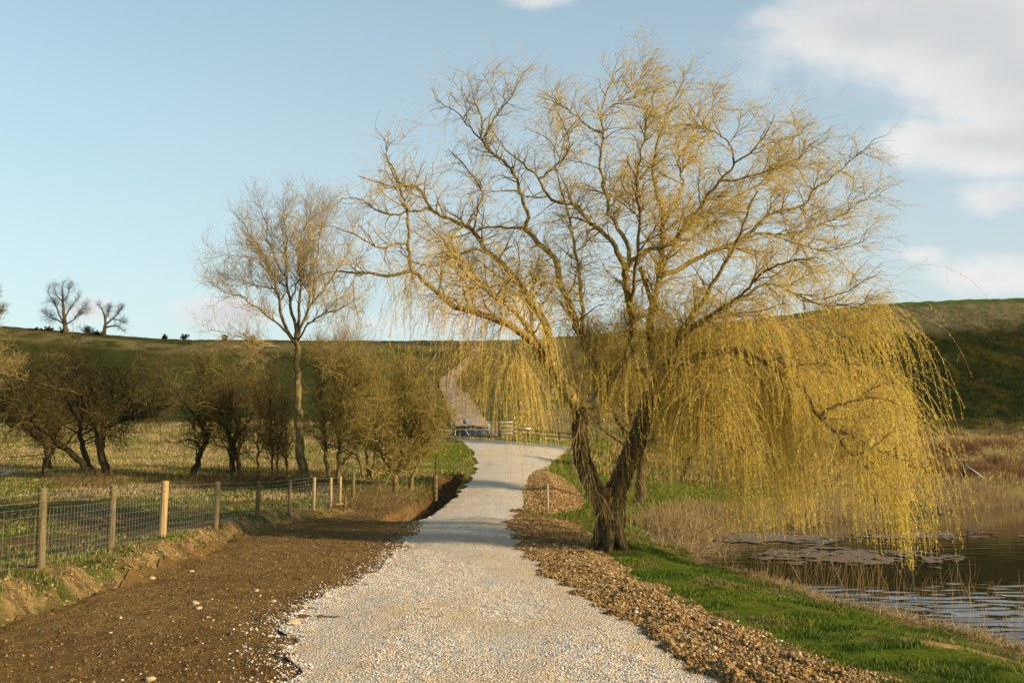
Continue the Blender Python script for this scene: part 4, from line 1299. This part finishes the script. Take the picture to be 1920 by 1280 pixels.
H1 = [([(205, 910), (192, 870), (186, 835), (205, 808), (250, 792), (290, 780), (320, 770)], 0, -1, .22, .02),
      ([(170, 910), (150, 875), (110, 845), (75, 812), (45, 790), (25, 765), (18, 730)], .2, -1.2, .19, .02),
      ([(178, 905), (155, 850), (150, 800), (170, 745), (190, 690)], .1, 1, .15, .015),
      ([(192, 850), (198, 790), (235, 750), (262, 712), (270, 670)], 0, 1.5, .11, .012),
      ([(150, 800), (115, 750), (85, 715), (60, 690)], .4, -1, .09, .012),
      ([(186, 835), (160, 770), (140, 710), (130, 670)], 0, -1.5, .08, .012),
      ([(205, 808), (240, 780), (290, 745), (320, 715)], 0, 1, .07, .012)]
make_tree('hawthorn_tree', 'dark spreading hawthorn with two leaning trunks behind the wire fence at far left', 'tree', H1, 45, BARK_D, 200, 1500, 5200, (1.2, 3.4), (.6, 1.6), (.3, .8), DARK + DARK + OLIVE[2:], 111,
          acc1=(0, 0, .0), acc3=(0, 0, .02), wig=.3, ang=(35, 85), rt=.0055, lf=(1, (.03, .06), (.015, .025), [(.15, .115, .02), (.15, .115, .025), (.08, .06, .018), (.19, .14, .03)]), t0=.28)
H2 = [([(358, 910), (372, 870), (386, 835), (372, 800), (345, 765), (322, 735)], 0, -1, .17, .015),
      ([(384, 838), (398, 800), (420, 765), (430, 720)], 0, 1, .09, .012),
      ([(375, 800), (370, 760), (380, 715), (390, 690)], 0, 1, .07, .012)]
make_tree('hawthorn_tree', 'dark crooked hawthorn with one trunk leaning right between larger bushes', 'tree', H2, 46, BARK_D, 95, 750, 2100, (.8, 3.0), (.5, 1.4), (.3, .8), DARK + OLIVE, 112,
          acc1=(0, 0, 0), acc3=(0, 0, .02), wig=.28, ang=(35, 80), rt=.0055, lf=(1, (.03, .06), (.015, .025), [(.15, .11, .02), (.16, .12, .025), (.09, .065, .018)]), t0=.22)
H3 = [([(432, 910), (434, 860), (427, 815), (436, 765), (432, 715)], 0, .6, .15, .012),
      ([(455, 908), (442, 865), (430, 825), (410, 790), (400, 750)], .1, -1, .13, .012),
      ([(438, 830), (465, 802), (480, 770), (475, 730)], .2, 1, .07, .01)]
make_tree('hawthorn_tree', 'dark hawthorn with two crossing upright stems left of the tall bare tree', 'tree', H3, 45, BARK_D, 95, 700, 1900, (.8, 2.8), (.5, 1.4), (.3, .8), DARK + OLIVE + RUST[:1], 113,
          acc1=(0, 0, .03), acc3=(0, 0, .03), wig=.25, ang=(30, 75), rt=.0055, lf=(1, (.03, .06), (.015, .025), [(.18, .13, .022), (.17, .12, .025), (.10, .07, .018)]), t0=.22)
H4 = [([(88, 895), (84, 850), (70, 800), (50, 750), (40, 700)], 0, -.6, .12, .012), ([(92, 895), (100, 840), (110, 780), (100, 720), (105, 680)], 0, 1, .10, .012), ([(84, 850), (40, 810), (0, 780), (-30, 760)], 0, 1, .08, .012)]
make_tree('thorn_bush', 'dark tangled thorn bush half hidden behind the big hawthorn at far left', 'bush', H4, 51, BARK_D, 150, 1200, 4200, (.9, 3.0), (.6, 1.5), (.3, .8), DARK + OLIVE[2:3], 141,
          acc1=(0, 0, .01), acc3=(0, 0, .02), wig=.28, ang=(35, 85), rt=.006, t0=.15, trunkn=0)
H5 = [([(690, 915), (688, 870), (680, 810), (690, 750), (685, 700)], 0, .6, .09, .01), ([(696, 915), (705, 860), (722, 800), (725, 740)], 0, -.8, .08, .01), ([(684, 915), (668, 860), (655, 800), (650, 745)], 0, .4, .08, .01), ([(700, 915), (740, 860), (770, 800), (778, 745)], 0, 1, .07, .01)]
make_tree('sapling_clump', 'yellow green clump of thin saplings between two small trees near the road', 'sapling', H5, 46, BARK_A, 130, 1000, 4200, (.8, 2.6), (.5, 1.4), (.3, .8), OLIVE + GOLD[:1], 142,
          acc1=(0, 0, .05), wig=.2, ang=(28, 65), rt=.0055, lf=(3, (.03, .06), (.014, .024), BUDY), t0=.2, trunkn=0)
SAP = [([(485, 915), (483, 850), (488, 790), (480, 735)], 0, 0, .05, .01), ([(507, 918), (510, 850), (505, 780), (512, 715)], .3, .6, .055, .01),
       ([(522, 918), (520, 860), (527, 800), (525, 745)], -.2, -.5, .05, .01), ([(536, 922), (538, 860), (535, 800), (540, 740)], .1, .4, .045, .01)]
make_tree('sapling_clump', 'clump of slim upright saplings with rust coloured twigs beside the tall bare tree', 'sapling', SAP, 43, BARK_A, 90, 520, 2000, (.6, 2.2), (.4, 1.1), (.25, .7), RUST + OLIVE + GOLD[:1], 114,
          acc1=(0, 0, .08), wig=.16, ang=(25, 60), rt=.006, lf=(3, (.03, .07), (.015, .03), [(.28, .13, .035), (.24, .12, .035), (.20, .12, .03)]), t0=.18, trunkn=0)
T6 = [([(619, 940), (611, 870), (606, 800), (600, 740), (603, 690)], 0, .5, .10, .012), ([(632, 942), (636, 870), (641, 800), (652, 725), (660, 670)], .2, -.6, .11, .012),
      ([(638, 900), (662, 872), (690, 840), (705, 790)], .2, -1, .05, .01), ([(636, 860), (625, 800), (628, 740), (635, 680)], .1, 1, .06, .01), ([(641, 800), (670, 760), (690, 710)], .1, .8, .05, .01)]
make_tree('alder_tree', 'olive multi-stemmed small tree just right of the tall bare trunk', 'tree', T6, 41.5, BARK_A, 140, 950, 4600, (.8, 2.8), (.5, 1.3), (.3, .75), OLIVE + GOLD[:2], 115,
          acc1=(0, 0, .05), wig=.2, ang=(28, 65), rt=.006, lf=(3, (.03, .06), (.014, .024), BUDY + [(.24, .18, .04)]), t0=.22, trunkn=0)
T7 = [([(742, 955), (739, 915), (723, 885), (712, 858), (705, 830), (712, 790)], 0, -.8, .12, .012), ([(740, 918), (755, 882), (763, 842), (752, 802), (728, 792), (715, 770)], 0, .6, .10, .012),
      ([(763, 842), (780, 818), (800, 800), (805, 760)], .3, -.4, .05, .01), ([(752, 802), (760, 760), (770, 710)], .5, 1.2, .05, .01)]
make_tree('hawthorn_tree', 'small twisted yellowish thorn tree with forked trunk beside the gravel road', 'tree', T7, 37.5, BARK_A, 130, 850, 3800, (.7, 2.5), (.5, 1.2), (.25, .7), OLIVE + GOLD[:2], 116,
          acc1=(0, 0, .03), wig=.26, ang=(32, 75), rt=.0055, lf=(3, (.03, .07), (.015, .03), BUDY), t0=.22)
T8 = [([(767, 955), (773, 920), (788, 892), (791, 860), (785, 830), (800, 790)], 0, .5, .10, .012), ([(790, 865), (810, 840), (825, 815), (830, 790)], .2, -.5, .05, .01)]
make_tree('hawthorn_tree', 'small leaning thorn tree with a single bowed yellow stem next to the ditch', 'tree', T8, 38.5, BARK_A, 60, 480, 2200, (.5, 1.2), (.3, .8), (.2, .5), OLIVE + GOLD[:2], 117,
          acc1=(0, 0, .03), wig=.26, ang=(32, 75), rt=.0055, lf=(3, (.03, .07), (.015, .03), BUDY), t0=.35)
T9 = [([(-95, 915), (-80, 830), (-60, 760), (-30, 690), (5, 640)], 0, -.5, .18, .012), ([(-70, 800), (-50, 730), (-10, 690), (20, 680)], 0, .8, .10, .01), ([(-60, 760), (-50, 690), (-30, 630), (-15, 600)], 0, 1, .08, .01)]
make_tree('thorn_bush', 'yellow lichened bare branches reaching into view at the left edge', 'tree', T9, 38, BARK_A, 45, 300, 1300, (.6, 1.5), (.4, 1.0), (.2, .6), GOLD, 118, acc1=(0, 0, .05), wig=.2, rt=.0055, lf=(2, (.03, .07), (.015, .03), BUDY), t0=.5)
TB = [([(1200, 930), (1203, 885), (1206, 830), (1215, 770), (1235, 700)], 0, 1, .24, .02), ([(1205, 840), (1185, 770), (1165, 700), (1150, 640)], .2, -1, .12, .012), ([(1206, 830), (1250, 770), (1300, 720), (1340, 690)], 0, 1, .10, .012)]
make_tree('small_willow_tree', 'smaller shaded willow trunk standing directly behind the large willow', 'tree', TB, 38, BARK_W, 90, 700, 4000, (.8, 2.0), (.5, 1.2), (.4, 1.3), GOLD + OLIVE, 119, acc1=(0, 0, .05), acc3=(.03, 0, -.3), wig=.2, rt=.006, lf=(5, (.03, .08), (.015, .03), [(.42, .32, .05), (.36, .28, .045)]), t0=.4)
TC = [([(1288, 880), (1285, 845), (1276, 815), (1265, 785), (1255, 740)], 0, 1, .22, .02), ([(1288, 850), (1303, 815), (1312, 780), (1330, 740)], 0, -1, .15, .015)]
make_tree('thorn_tree', 'small dark tree with V shaped trunk seen through the right hanging twigs', 'tree', TC, 58, BARK_D, 70, 600, 2600, (.8, 2.0), (.5, 1.2), (.3, .9), DARK + OLIVE, 120, acc1=(0, 0, .03), wig=.25, rt=.008, lf=(3, (.04, .10), (.02, .04), [(.20, .15, .03), (.26, .19, .04)]), t0=.4)
TD = [([(1180, 838), (1178, 770), (1182, 700), (1178, 620), (1180, 570)], 0, 0, .26, .02), ([(1176, 800), (1140, 730), (1118, 660), (1105, 600)], 0, 1, .15, .015), ([(1184, 800), (1220, 730), (1240, 650), (1245, 590)], 0, -1, .15, .015),
      ([(1190, 810), (1250, 750), (1280, 690), (1285, 640)], 0, 1.5, .12, .012), ([(1172, 810), (1120, 770), (1085, 720), (1070, 670)], 0, -1.5, .12, .012)]
make_tree('bare_thicket_tree', 'broad brown bare tree on the slope behind the large willow', 'tree', TD, 72, BARK_D, 160, 1500, 6500, (1.2, 3.0), (.8, 1.8), (.5, 1.2), [(.15, .09, .045), (.19, .12, .05), (.12, .07, .035)], 121, acc1=(0, 0, .08), wig=.16, ang=(20, 55), rt=.009, t0=.25, trunkn=0)

# trees on the skyline
SKYT = [(.045, .042, .04), (.06, .055, .05), (.05, .045, .042)]
K1 = [([(123, 618), (122, 600), (120, 585), (118, 560), (117, 540), (118, 524)], 0, 0, .85, .06), ([(122, 600), (112, 585), (105, 565), (95, 550), (88, 540)], 0, -2, .4, .04), ([(121, 590), (130, 575), (140, 560), (150, 548)], 0, 2, .35, .04),
      ([(122, 602), (135, 595), (148, 585), (158, 580)], 0, -2, .3, .03), ([(120, 600), (105, 592), (92, 588), (84, 580)], 0, 2, .3, .03), ([(118, 560), (128, 545), (132, 530)], 0, 2, .25, .03), ([(118, 560), (106, 545), (102, 530)], 0, -2, .25, .03), ([(140, 590), (155, 570), (168, 560)], 0, 1, .2, .03)]
K1 = [(p, a, b, r0 * .6, r1 * .6) for p, a, b, r0, r1 in K1]
make_tree('oak_tree', 'taller round-crowned bare tree standing on the hill skyline', 'tree', K1, 214, BARK_D, 90, 700, 3200, (1.4, 3.2), (.8, 2.0), (.6, 1.4), SKYT, 131, acc1=(0, 0, .05), wig=.2, ang=(25, 60), rt=.008, t0=.35)
K2 = [([(195, 628), (196, 615), (198, 605), (196, 590), (190, 575), (184, 568)], 0, 0, .75, .05), ([(197, 608), (208, 598), (220, 588), (228, 570)], 0, 2, .4, .04), ([(198, 612), (210, 609), (222, 610), (232, 618)], 0, -2, .35, .04),
      ([(197, 600), (203, 585), (206, 572)], 0, 2, .25, .03), ([(212, 596), (222, 598), (234, 604)], 0, -1, .2, .03)]
K2 = [(p, a, b, r0 * .6, r1 * .6) for p, a, b, r0, r1 in K2]
make_tree('oak_tree', 'smaller lopsided bare tree leaning right on the hill skyline', 'tree', K2, 214, BARK_D, 50, 400, 1700, (1.0, 2.4), (.7, 1.6), (.5, 1.1), SKYT, 132, acc1=(0, 0, .04), wig=.22, ang=(25, 60), rt=.008, t0=.4)
K3 = [([(-14, 612), (-12, 590), (-8, 560), (-4, 540)], 0, 0, .5, .05), ([(-12, 600), (0, 585), (8, 570)], 0, 1, .25, .03)]
K3 = [(p, a, b, r0 * .6, r1 * .6) for p, a, b, r0, r1 in K3]
make_tree('oak_tree', 'pale bare tree cut by the left edge of the skyline', 'tree', K3, 214, BARK_A, 40, 300, 1400, (1.0, 2.4), (.7, 1.6), (.5, 1.1), [(.2, .15, .08), (.25, .18, .1)], 133, acc1=(0, 0, .08), wig=.15, ang=(25, 55), rt=.012, t0=.3)


def shrub(px, Y, h, w, label, cols, seed, group='shrubs along the skyline', name='shrub'):
    g = np.random.default_rng(seed)
    x = (px - 960) / FPX * Y
    z = float(ground_z(x, Y))
    root = thing(name, (x, Y, z), label, 'shrub', group)
    n = 14
    st = np.stack([x + g.normal(size=n) * w * .12, Y + g.normal(size=n) * w * .12, np.full(n, z - .1)], 1)
    d = norm(np.stack([g.normal(size=n) * .55 * w / h, g.normal(size=n) * .55 * w / h, np.ones(n)], 1))
    tt = np.linspace(0, 1, 6)[None, :, None]
    P = st[:, None] + d[:, None] * tt * h * (.6 + .4 * g.random((n, 1, 1)))
    Rr = np.full((n, 1), .05) * np.linspace(1, .3, 6)[None]
    V, F = tubes(P, Rr, 4)
    mesh('stems', V, F, BARK_D, root)
    T = spawn(g, P, Rr, 420, (.2, 1), (h * .15, h * .35), (30, 80), 4, (0, 0, .05), .25, .6, .02, .012)
    V, F, t = leaves(g, T[0], 3, (.12, .25), (.06, .12), cols, .3)
    V2, F2 = tubes(*T, 3)
    Vj, Fj = join([(V, F), (V2, F2)])
    mesh('crown', Vj, Fj, LEAF_W, root, tint=np.concatenate([t, np.full((len(V2), 3), (.05, .04, .03))]))


DKG = [(.03, .035, .015), (.045, .045, .02), (.025, .025, .012)]
for i, (px, h, w, lab) in enumerate([(62, 1.3, 4.0, 'low wide dark shrub left of the taller skyline tree'), (84, 1.2, 1.6, 'small dark shrub just left of the taller skyline tree'),
                                     (113, 1.5, 1.8, 'grey shrub tucked against the taller skyline tree trunk'), (157, 2.3, 1.8, 'dark pointed evergreen shrub between the two skyline trees'),
                                     (175, 1.4, 2.0, 'pale grey shrub between evergreen shrub and smaller skyline tree'), (303, 1.2, 1.0, 'lone dark shrub dot on the bare skyline right of both trees'),
                                     (341, 1.4, 1.0, 'second dark shrub dot on the skyline near the tall tree crown'), (416, 1.4, 1.1, 'skyline shrub dot seen through the lowest ash branches'),
                                     (470, 1.3, 1.1, 'skyline shrub dot close left of the tall bare trunk')]):
    shrub(px, 215, h, w, lab, DKG, 200 + i)


# ------------------------------------------------------------------ timber, wire and metal
WOOD = simple('new_timber', (.20, .125, .048), (.29, .19, .078), 6, .4, .01, (6, 6, .6), cc=(.35, .245, .105))
WOODG = simple('weathered_timber', (.06, .045, .02), (.11, .082, .036), 7, .5, .01, (5, 5, .6), cc=(.16, .12, .05))
WOODD = simple('dark_timber', (.03, .025, .018), (.06, .05, .035), 6, .4, .01, (4, 4, .8))
STAKE = simple('weathered_stake', (.20, .19, .16), (.30, .28, .24), 5)
WOODP = simple('pale_timber', (.42, .33, .22), (.55, .45, .32), 5, .2, .01)
WIRE = simple('galvanised_wire', (.20, .20, .195), (.30, .30, .29), 12, rough=.5, metal=.35, spec=.4)
STEEL = simple('galvanised_steel', (.42, .44, .46), (.58, .60, .62), 4, rough=.45, metal=.3, spec=.4)
GATEM = simple('dull_steel', (.13, .14, .15), (.21, .22, .23), 4, rough=.6)
BLUEP = simple('blue_grey_plate', (.10, .125, .15), (.13, .16, .19), 3)
DARKB = simple('dark_blue_steel', (.022, .03, .04), (.04, .052, .068), 3, rough=.5)


def round_post(x, y, h, r, z=None, lean=(0, 0), S=12, seed=0):
    z = float(ground_z(x, y)) if z is None else z
    t = np.array([-.35, 0, .25 * h, .6 * h, h - .02, h, h])
    P = np.stack([x + lean[0] * t, y + lean[1] * t, z + t], 1)[None]
    Rr = np.array([[r * 1.02, r * 1.02, r, r * .98, r * .97, r * .90, .001]])
    return tubes(P, Rr, S, .05, seed)


def build_fence():
    posts = [(-7.15, 8.6, .066, 0)]
    posts += [(-7.25, 12.0, .066, 0)]
    for px, py, rr, k in [(76, 1062, .066, 0), (208, 1029, .06, 0), (304, 1006, .075, 1), (405, 987, .062, 1), (482, 976, .056, 0), (543, 966, .052, 0), (588, 956, .05, 1), (620, 952, .05, 1), (637, 949, .05, 1)]:
        p = hit(px, py, fn=_gz0)
        posts.append((p[0], p[1], rr, k))
    root = thing('wire_fence', (posts[2][0], posts[2][1], float(ground_z(posts[2][0], posts[2][1]))), 'stock wire fence on round wooden posts along the top of the clay bank', 'fence')
    g = np.random.default_rng(8)
    xy = np.array([(p[0], p[1]) for p in posts]); gz = ground_z(xy[:, 0], xy[:, 1])
    print('fence posts', [(round(float(a), 1), round(float(b), 1), round(float(c), 2)) for (a, b), c in zip(xy, gz)])
    H = [1.12, 1.12, 1.10, 1.10, 1.12, 1.06, 1.06, 1.02, 1.0, 1.0, 1.0]
    for i, (x, y, r, k) in enumerate(posts):
        V, F = round_post(x, y, H[i], r, float(gz[i]), (g.normal() * .012, g.normal() * .012), seed=i)
        o = mesh('post', V, F, WOOD if k else WOODG, root)
        if i == 4: o['label'] = 'thicker pale new fence post'
        if i == 2: o['label'] = 'weathered grey-green fence post'
    net, top, barb = [], [], []
    hs = [.06, .15, .25, .36, .48, .60, .72, .83]
    for i in range(len(posts) - 1):
        a = np.array([*xy[i], gz[i]]); b = np.array([*xy[i + 1], gz[i + 1]])
        L = np.linalg.norm(b[:2] - a[:2]); m = max(4, int(L / .45)); t = np.linspace(0, 1, m)
        line = a[None] * (1 - t)[:, None] + b[None] * t[:, None]
        nrm = np.array([b[1] - a[1], -(b[0] - a[0]), 0]) / L * .06
        for h in hs:
            q = line + nrm + np.array([0, 0, 1]) * h; q[:, 2] -= .015 * np.sin(np.pi * t)
            net.append(tubes(q[None], np.full((1, m), .0021), 3))
        nv = int(L / .15)
        tv = (np.arange(nv) + .5) / nv
        v0 = a[None] * (1 - tv)[:, None] + b[None] * tv[:, None] + nrm
        P = np.stack([v0 + [0, 0, .04], v0 + [0, 0, .4], v0 + [0, 0, .83]], 1)
        net.append(tubes(P, np.full((nv, 3), .0018), 3))
        for h in (.92, 1.03) if i < 8 else (.98,):
            q = line + nrm + np.array([0, 0, 1]) * h; q[:, 2] -= .02 * np.sin(np.pi * t)
            top.append(tubes(q[None], np.full((1, m), .0032), 3))
            nb = int(L / .12); tb = (np.arange(nb) + .5) / nb
            c = a[None] * (1 - tb)[:, None] + b[None] * tb[:, None] + nrm + np.array([0, 0, 1]) * h
            c[:, 2] -= .02 * np.sin(np.pi * tb)
            dv = norm(g.normal(size=(nb, 3))) * .018
            barb.append(tubes(np.stack([c - dv, c + dv], 1), np.full((nb, 2), .0022), 3))
    V, F = join(net); mesh('netting', V, F, WIRE, root)
    V, F = join(top + barb); mesh('barbed_wire', V, F, WIRE, root)
    # strainer post, stub and plank at the end of the fence
    p = hit(662, 938, fn=_gz0)
    t = thing('wooden_post', p, 'flared brown wooden post standing behind the end of the wire fence', 'post')
    V, F = tubes(np.array([[p + [0, 0, -.3], p, p + [0, 0, .25], p + [0, 0, 1.0], p + [0, 0, 1.02]]]), np.array([[.11, .10, .07, .06, .001]]), 10, .08)
    mesh('shaft', V, F, WOODG, t)
    p = hit(647, 953, fn=_gz0)
    V, F = round_post(p[0], p[1], .36, .055)
    tag(mesh('wooden_stub', V, F, WOODG, loc=p), 'short wooden stub at the foot of the fence corner', 'post')
    p = hit(630, 951, fn=_gz0)
    V, F = bar(p + [-.25, -.1, .05], p + [.35, .15, .14], .04)
    tag(mesh('plank', V, F, WOOD, loc=p), 'short pale plank leaning at the fence corner bottom', 'plank')


build_fence()


def build_small_things():
    # grey marker stake by the soil heap
    p = hit(1027, 966, fn=ground_z)
    z = float(ground_z(p[0], p[1]))
    V, F = bar([p[0], p[1], z - .2], [p[0], p[1], z + 1.0], .028)
    tag(mesh('marker_stake', V, F, STAKE, loc=(p[0], p[1], z)), 'thin pale grey stake on the brown soil heap right of the road', 'stake')
    # wooden gatepost by the ditch
    p = hit(816, 952, fn=_gz0)
    t = thing('wooden_post', p, 'yellowish square post with notches beside the roadside ditch', 'post')
    V, F = box(p + [0, 0, .55], (.17, .17, 1.5)); mesh('shaft', V, F, WOODG, t)
    V, F = bar(p + [.03, .02, 1.2], p + [.0, .05, 2.4], .035); mesh('rail_stub', V, F, WOODG, t)
    pr = [box(p + [.03, -.087, z_], (.035, .02, .05)) for z_ in (.25, .42, .6, .78, .98, 1.12)]
    for V, F in pr: mesh('notch', V, F, WOODD, t)
    # blue pipe lying in the ditch
    pts = np.array([[-3.25, 30.9, 0], [-3.1, 32.5, 0], [-2.95, 34.2, 0], [-2.85, 36, 0]])
    pts[:, 2] = ground_z(pts[:, 0], pts[:, 1]) + .12
    V, F = tubes(catmull(pts, 16)[None], np.full((1, 16), .08), 10)
    tag(mesh('drain_pipe', V, F, simple('blue_plastic', (.10, .19, .32), (.16, .26, .40), 3, rough=.35), loc=pts[0]), 'blue plastic pipe lying in the roadside ditch', 'pipe')
    # broken pale boards far left
    p = hit(14, 892, fn=_gz0)
    t = thing('broken_board', p, 'pale wooden boards propped up in the field at the left edge', 'board')
    a, b = at(-8, 893, p[1]), at(28, 882, p[1])
    V, F = join([bar(a, b, .07), bar(at(-8, 884, p[1] + .3), at(28, 881, p[1] + .1), .05), bar(at(8, 893, p[1]), at(26, 882, p[1]), .045)])
    mesh('planks', V, F, WOODP, t)
    p = hit(80, 892, fn=_gz0)
    V, F = round_post(p[0], p[1], .85, .045)
    tag(mesh('dark_stake', V, F, WOODD, loc=(p[0], p[1], float(ground_z(p[0], p[1])))), 'thin dark stake in the field left of the big hawthorn', 'stake')
    # far bank: straining post with white stay
    p = hit(1809, 900, fn=ground_z); z = float(ground_z(p[0], p[1]))
    t = thing('straining_post', (p[0], p[1], z), 'dark post with a white diagonal stay beyond the pond', 'post')
    hh = 36 / FPX * p[1]
    V, F = round_post(p[0], p[1], hh, .11, z); mesh('shaft', V, F, WOODD, t)
    e = np.array([p[0] + 36 / FPX * p[1], p[1] - .4, float(ground_z(p[0] + 1.3, p[1]))])
    V, F = bar(np.array([p[0] + .08, p[1], z + hh * .8]), e, .035); mesh('stay', V, F, STEEL, t)
    for px, py0, py1, lab in [(1355, 888, 850, 'thin dark fence stake behind the hanging willow twigs near the small dark tree'), (1735, 898, 868, 'thin dark fence stake left of the post with a white stay')]:
        p = hit(px, py0, fn=ground_z); z = float(ground_z(p[0], p[1]))
        V, F = round_post(p[0], p[1], (py0 - py1) / FPX * p[1], .05, z)
        tag(mesh('fence_stake', V, F, WOODD, loc=(p[0], p[1], z)), lab, 'stake')
    # dark timber edging at the far water side
    a = hit(1624, 931, fn=base_z); 
    Yr = a[1]
    x0, x1 = at(1624, 930, Yr)[0], at(1766, 930, Yr)[0]
    t = thing('timber_edging', ((x0 + x1) / 2, Yr, float(ground_z((x0 + x1) / 2, Yr))), 'row of dark upright boards on the grass bank behind the pond', 'boarding')
    g = np.random.default_rng(4); n = 30
    for i in range(n):
        x = x0 + (x1 - x0) * (i + .5) / n; w = (x1 - x0) / n * .9
        zb = float(ground_z(x, Yr)); h = 26 / FPX * Yr * (.85 + .25 * g.random())
        V, F = box((x, Yr + g.normal() * .02, zb + h / 2 - .05), (w, .08, h + .1)); mesh('board', V, F, WOODD, t)
    V, F = box(((x0 + x1) / 2, Yr + .1, float(ground_z((x0 + x1) / 2, Yr)) + .25), (x1 - x0, .06, .1)); mesh('rail', V, F, WOODD, t)


build_small_things()


def build_gateway():
    Yg = float(hit(890, 818)[1])
    def W(px, py, dy=0): return at(px, py, Yg + dy)
    gl = lambda px, dy=0: np.array([W(px, 800, dy)[0], Yg + dy, float(ground_z(W(px, 800, dy)[0], Yg + dy))])
    # cattle grid
    c = gl(892)
    t = thing('cattle_grid', c, 'dark blue cattle grid with pale side rails where the gravel ends', 'cattle grid')
    a, b = gl(853), gl(930)
    zt = c[2] + .12
    zk = lambda y: zt + .17 * (y - Yg)
    V, F = box(((a[0] + b[0]) / 2, Yg + 1.6, 0), (b[0] - a[0], 3.0, .06)); V[:, 2] += zk(V[:, 1]) - .02; mesh('pit', V, F, DARKB, t)
    n = 16
    V, F = join([bar([a[0], Yg + .2 + i * .185, zk(Yg + .2 + i * .185) + .03], [b[0], Yg + .2 + i * .185, zk(Yg + .2 + i * .185) + .03], .04, S=8) for i in range(n)]); mesh('bars', V, F, DARKB, t)
    V, F = box(((a[0] + b[0]) / 2, Yg + .02, zt - .03), (b[0] - a[0] + .2, .14, .16)); mesh('kerb', V, F, WOODD, t)
    for px0, px1 in ((853, 853), (879, 872), (930, 910)):
        p0 = gl(px0); p1 = gl(px1, 3.0)
        V, F = bar([p0[0], Yg + .1, zt + .08], [W(px1, 803, 3.0)[0], Yg + 3.0, zk(Yg + 3) + .12], .045); mesh('side_rail', V, F, STEEL, t)
    # tubular gate across the track with a blue plate
    Y2 = 5.0
    t = thing('metal_gate', gl(880, Y2), 'slender galvanised field gate with a blue plate across the hill track', 'gate')
    l, r = gl(846, Y2), gl(917, Y2)
    zb = max(l[2], r[2]) + .15
    bars_ = [bar([l[0], Yg + Y2, zb + h], [r[0], Yg + Y2, zb + h], .014, S=6) for h in (0, .22, .44, .68, .92)]
    bars_ += [bar([x, Yg + Y2, zb], [x, Yg + Y2, zb + .92], .02, S=6) for x in (l[0], (l[0] + r[0]) / 2, r[0])]
    V, F = join(bars_); mesh('frame', V, F, GATEM, t)
    pc = W(873, 786, Y2 - .05)
    V, F = box((pc[0], Yg + Y2 - .06, zb + .68), (.4, .03, .42)); mesh('plate', V, F, BLUEP, t)
    # open gate swung beside the road
    t = thing('metal_gate', gl(935, 1), 'open galvanised gate with bright top rail hung on a dark timber post', 'gate')
    P0 = gl(917, 1.5); P1 = gl(962, 1.0)
    z0 = P1[2]
    V, F = join([bar([P0[0], Yg + 1.5, P0[2] + h], [P1[0], Yg + 1.0, z0 + h + .1], .045 if h > 1.1 else .025, S=6) for h in (.3, .6, .9, 1.2)] + [bar([P0[0], Yg + 1.5, P0[2] + .2], [P0[0], Yg + 1.5, P0[2] + 1.25], .03, S=6)])
    mesh('frame', V, F, STEEL, t)
    p = gl(936, .6); V, F = box((p[0], Yg + .6, p[2] + .65), (.24, .2, 1.5)); mesh('hanging_post', V, F, WOODD, t)
    # timber rails left and right of the grid
    def rails(name, label, x0, x1, dy, hs, np_):
        A, B = gl(x0, dy), gl(x1, dy)
        t = thing(name, (A + B) / 2, label, 'fence')
        for k in range(np_):
            f = k / (np_ - 1); q = A * (1 - f) + B * f
            V, F = box((q[0], q[1], q[2] + hs[-1] / 2), (.14, .12, hs[-1] + .25)); mesh('post', V, F, WOODD, t)
        for h in hs:
            V, F = bar(A + [0, -.09, h], B + [0, -.09, h], .055); mesh('rail', V, F, WOODD, t)
    rails('rail_fence', 'dark timber rail fence left of the cattle grid', 815, 852, .4, (.35, .7, 1.05), 3)
    rails('rail_fence', 'dark timber rail fence running right from the open gate behind the gravel', 940, 1120, 2.0, (.3, .65), 6)
    # trough beside the far fence
    p = gl(987, 4.5)
    V, F = box(p + [0, 0, .55], (.75, .4, .16))
    V2, F2 = join([(V, F), box(p + [-.25, 0, .22], (.07, .3, .5)), box(p + [.25, 0, .22], (.07, .3, .5))])
    tag(mesh('water_trough', V2, F2, STEEL, loc=p), 'pale metal trough behind the far rail fence', 'trough')


build_gateway()
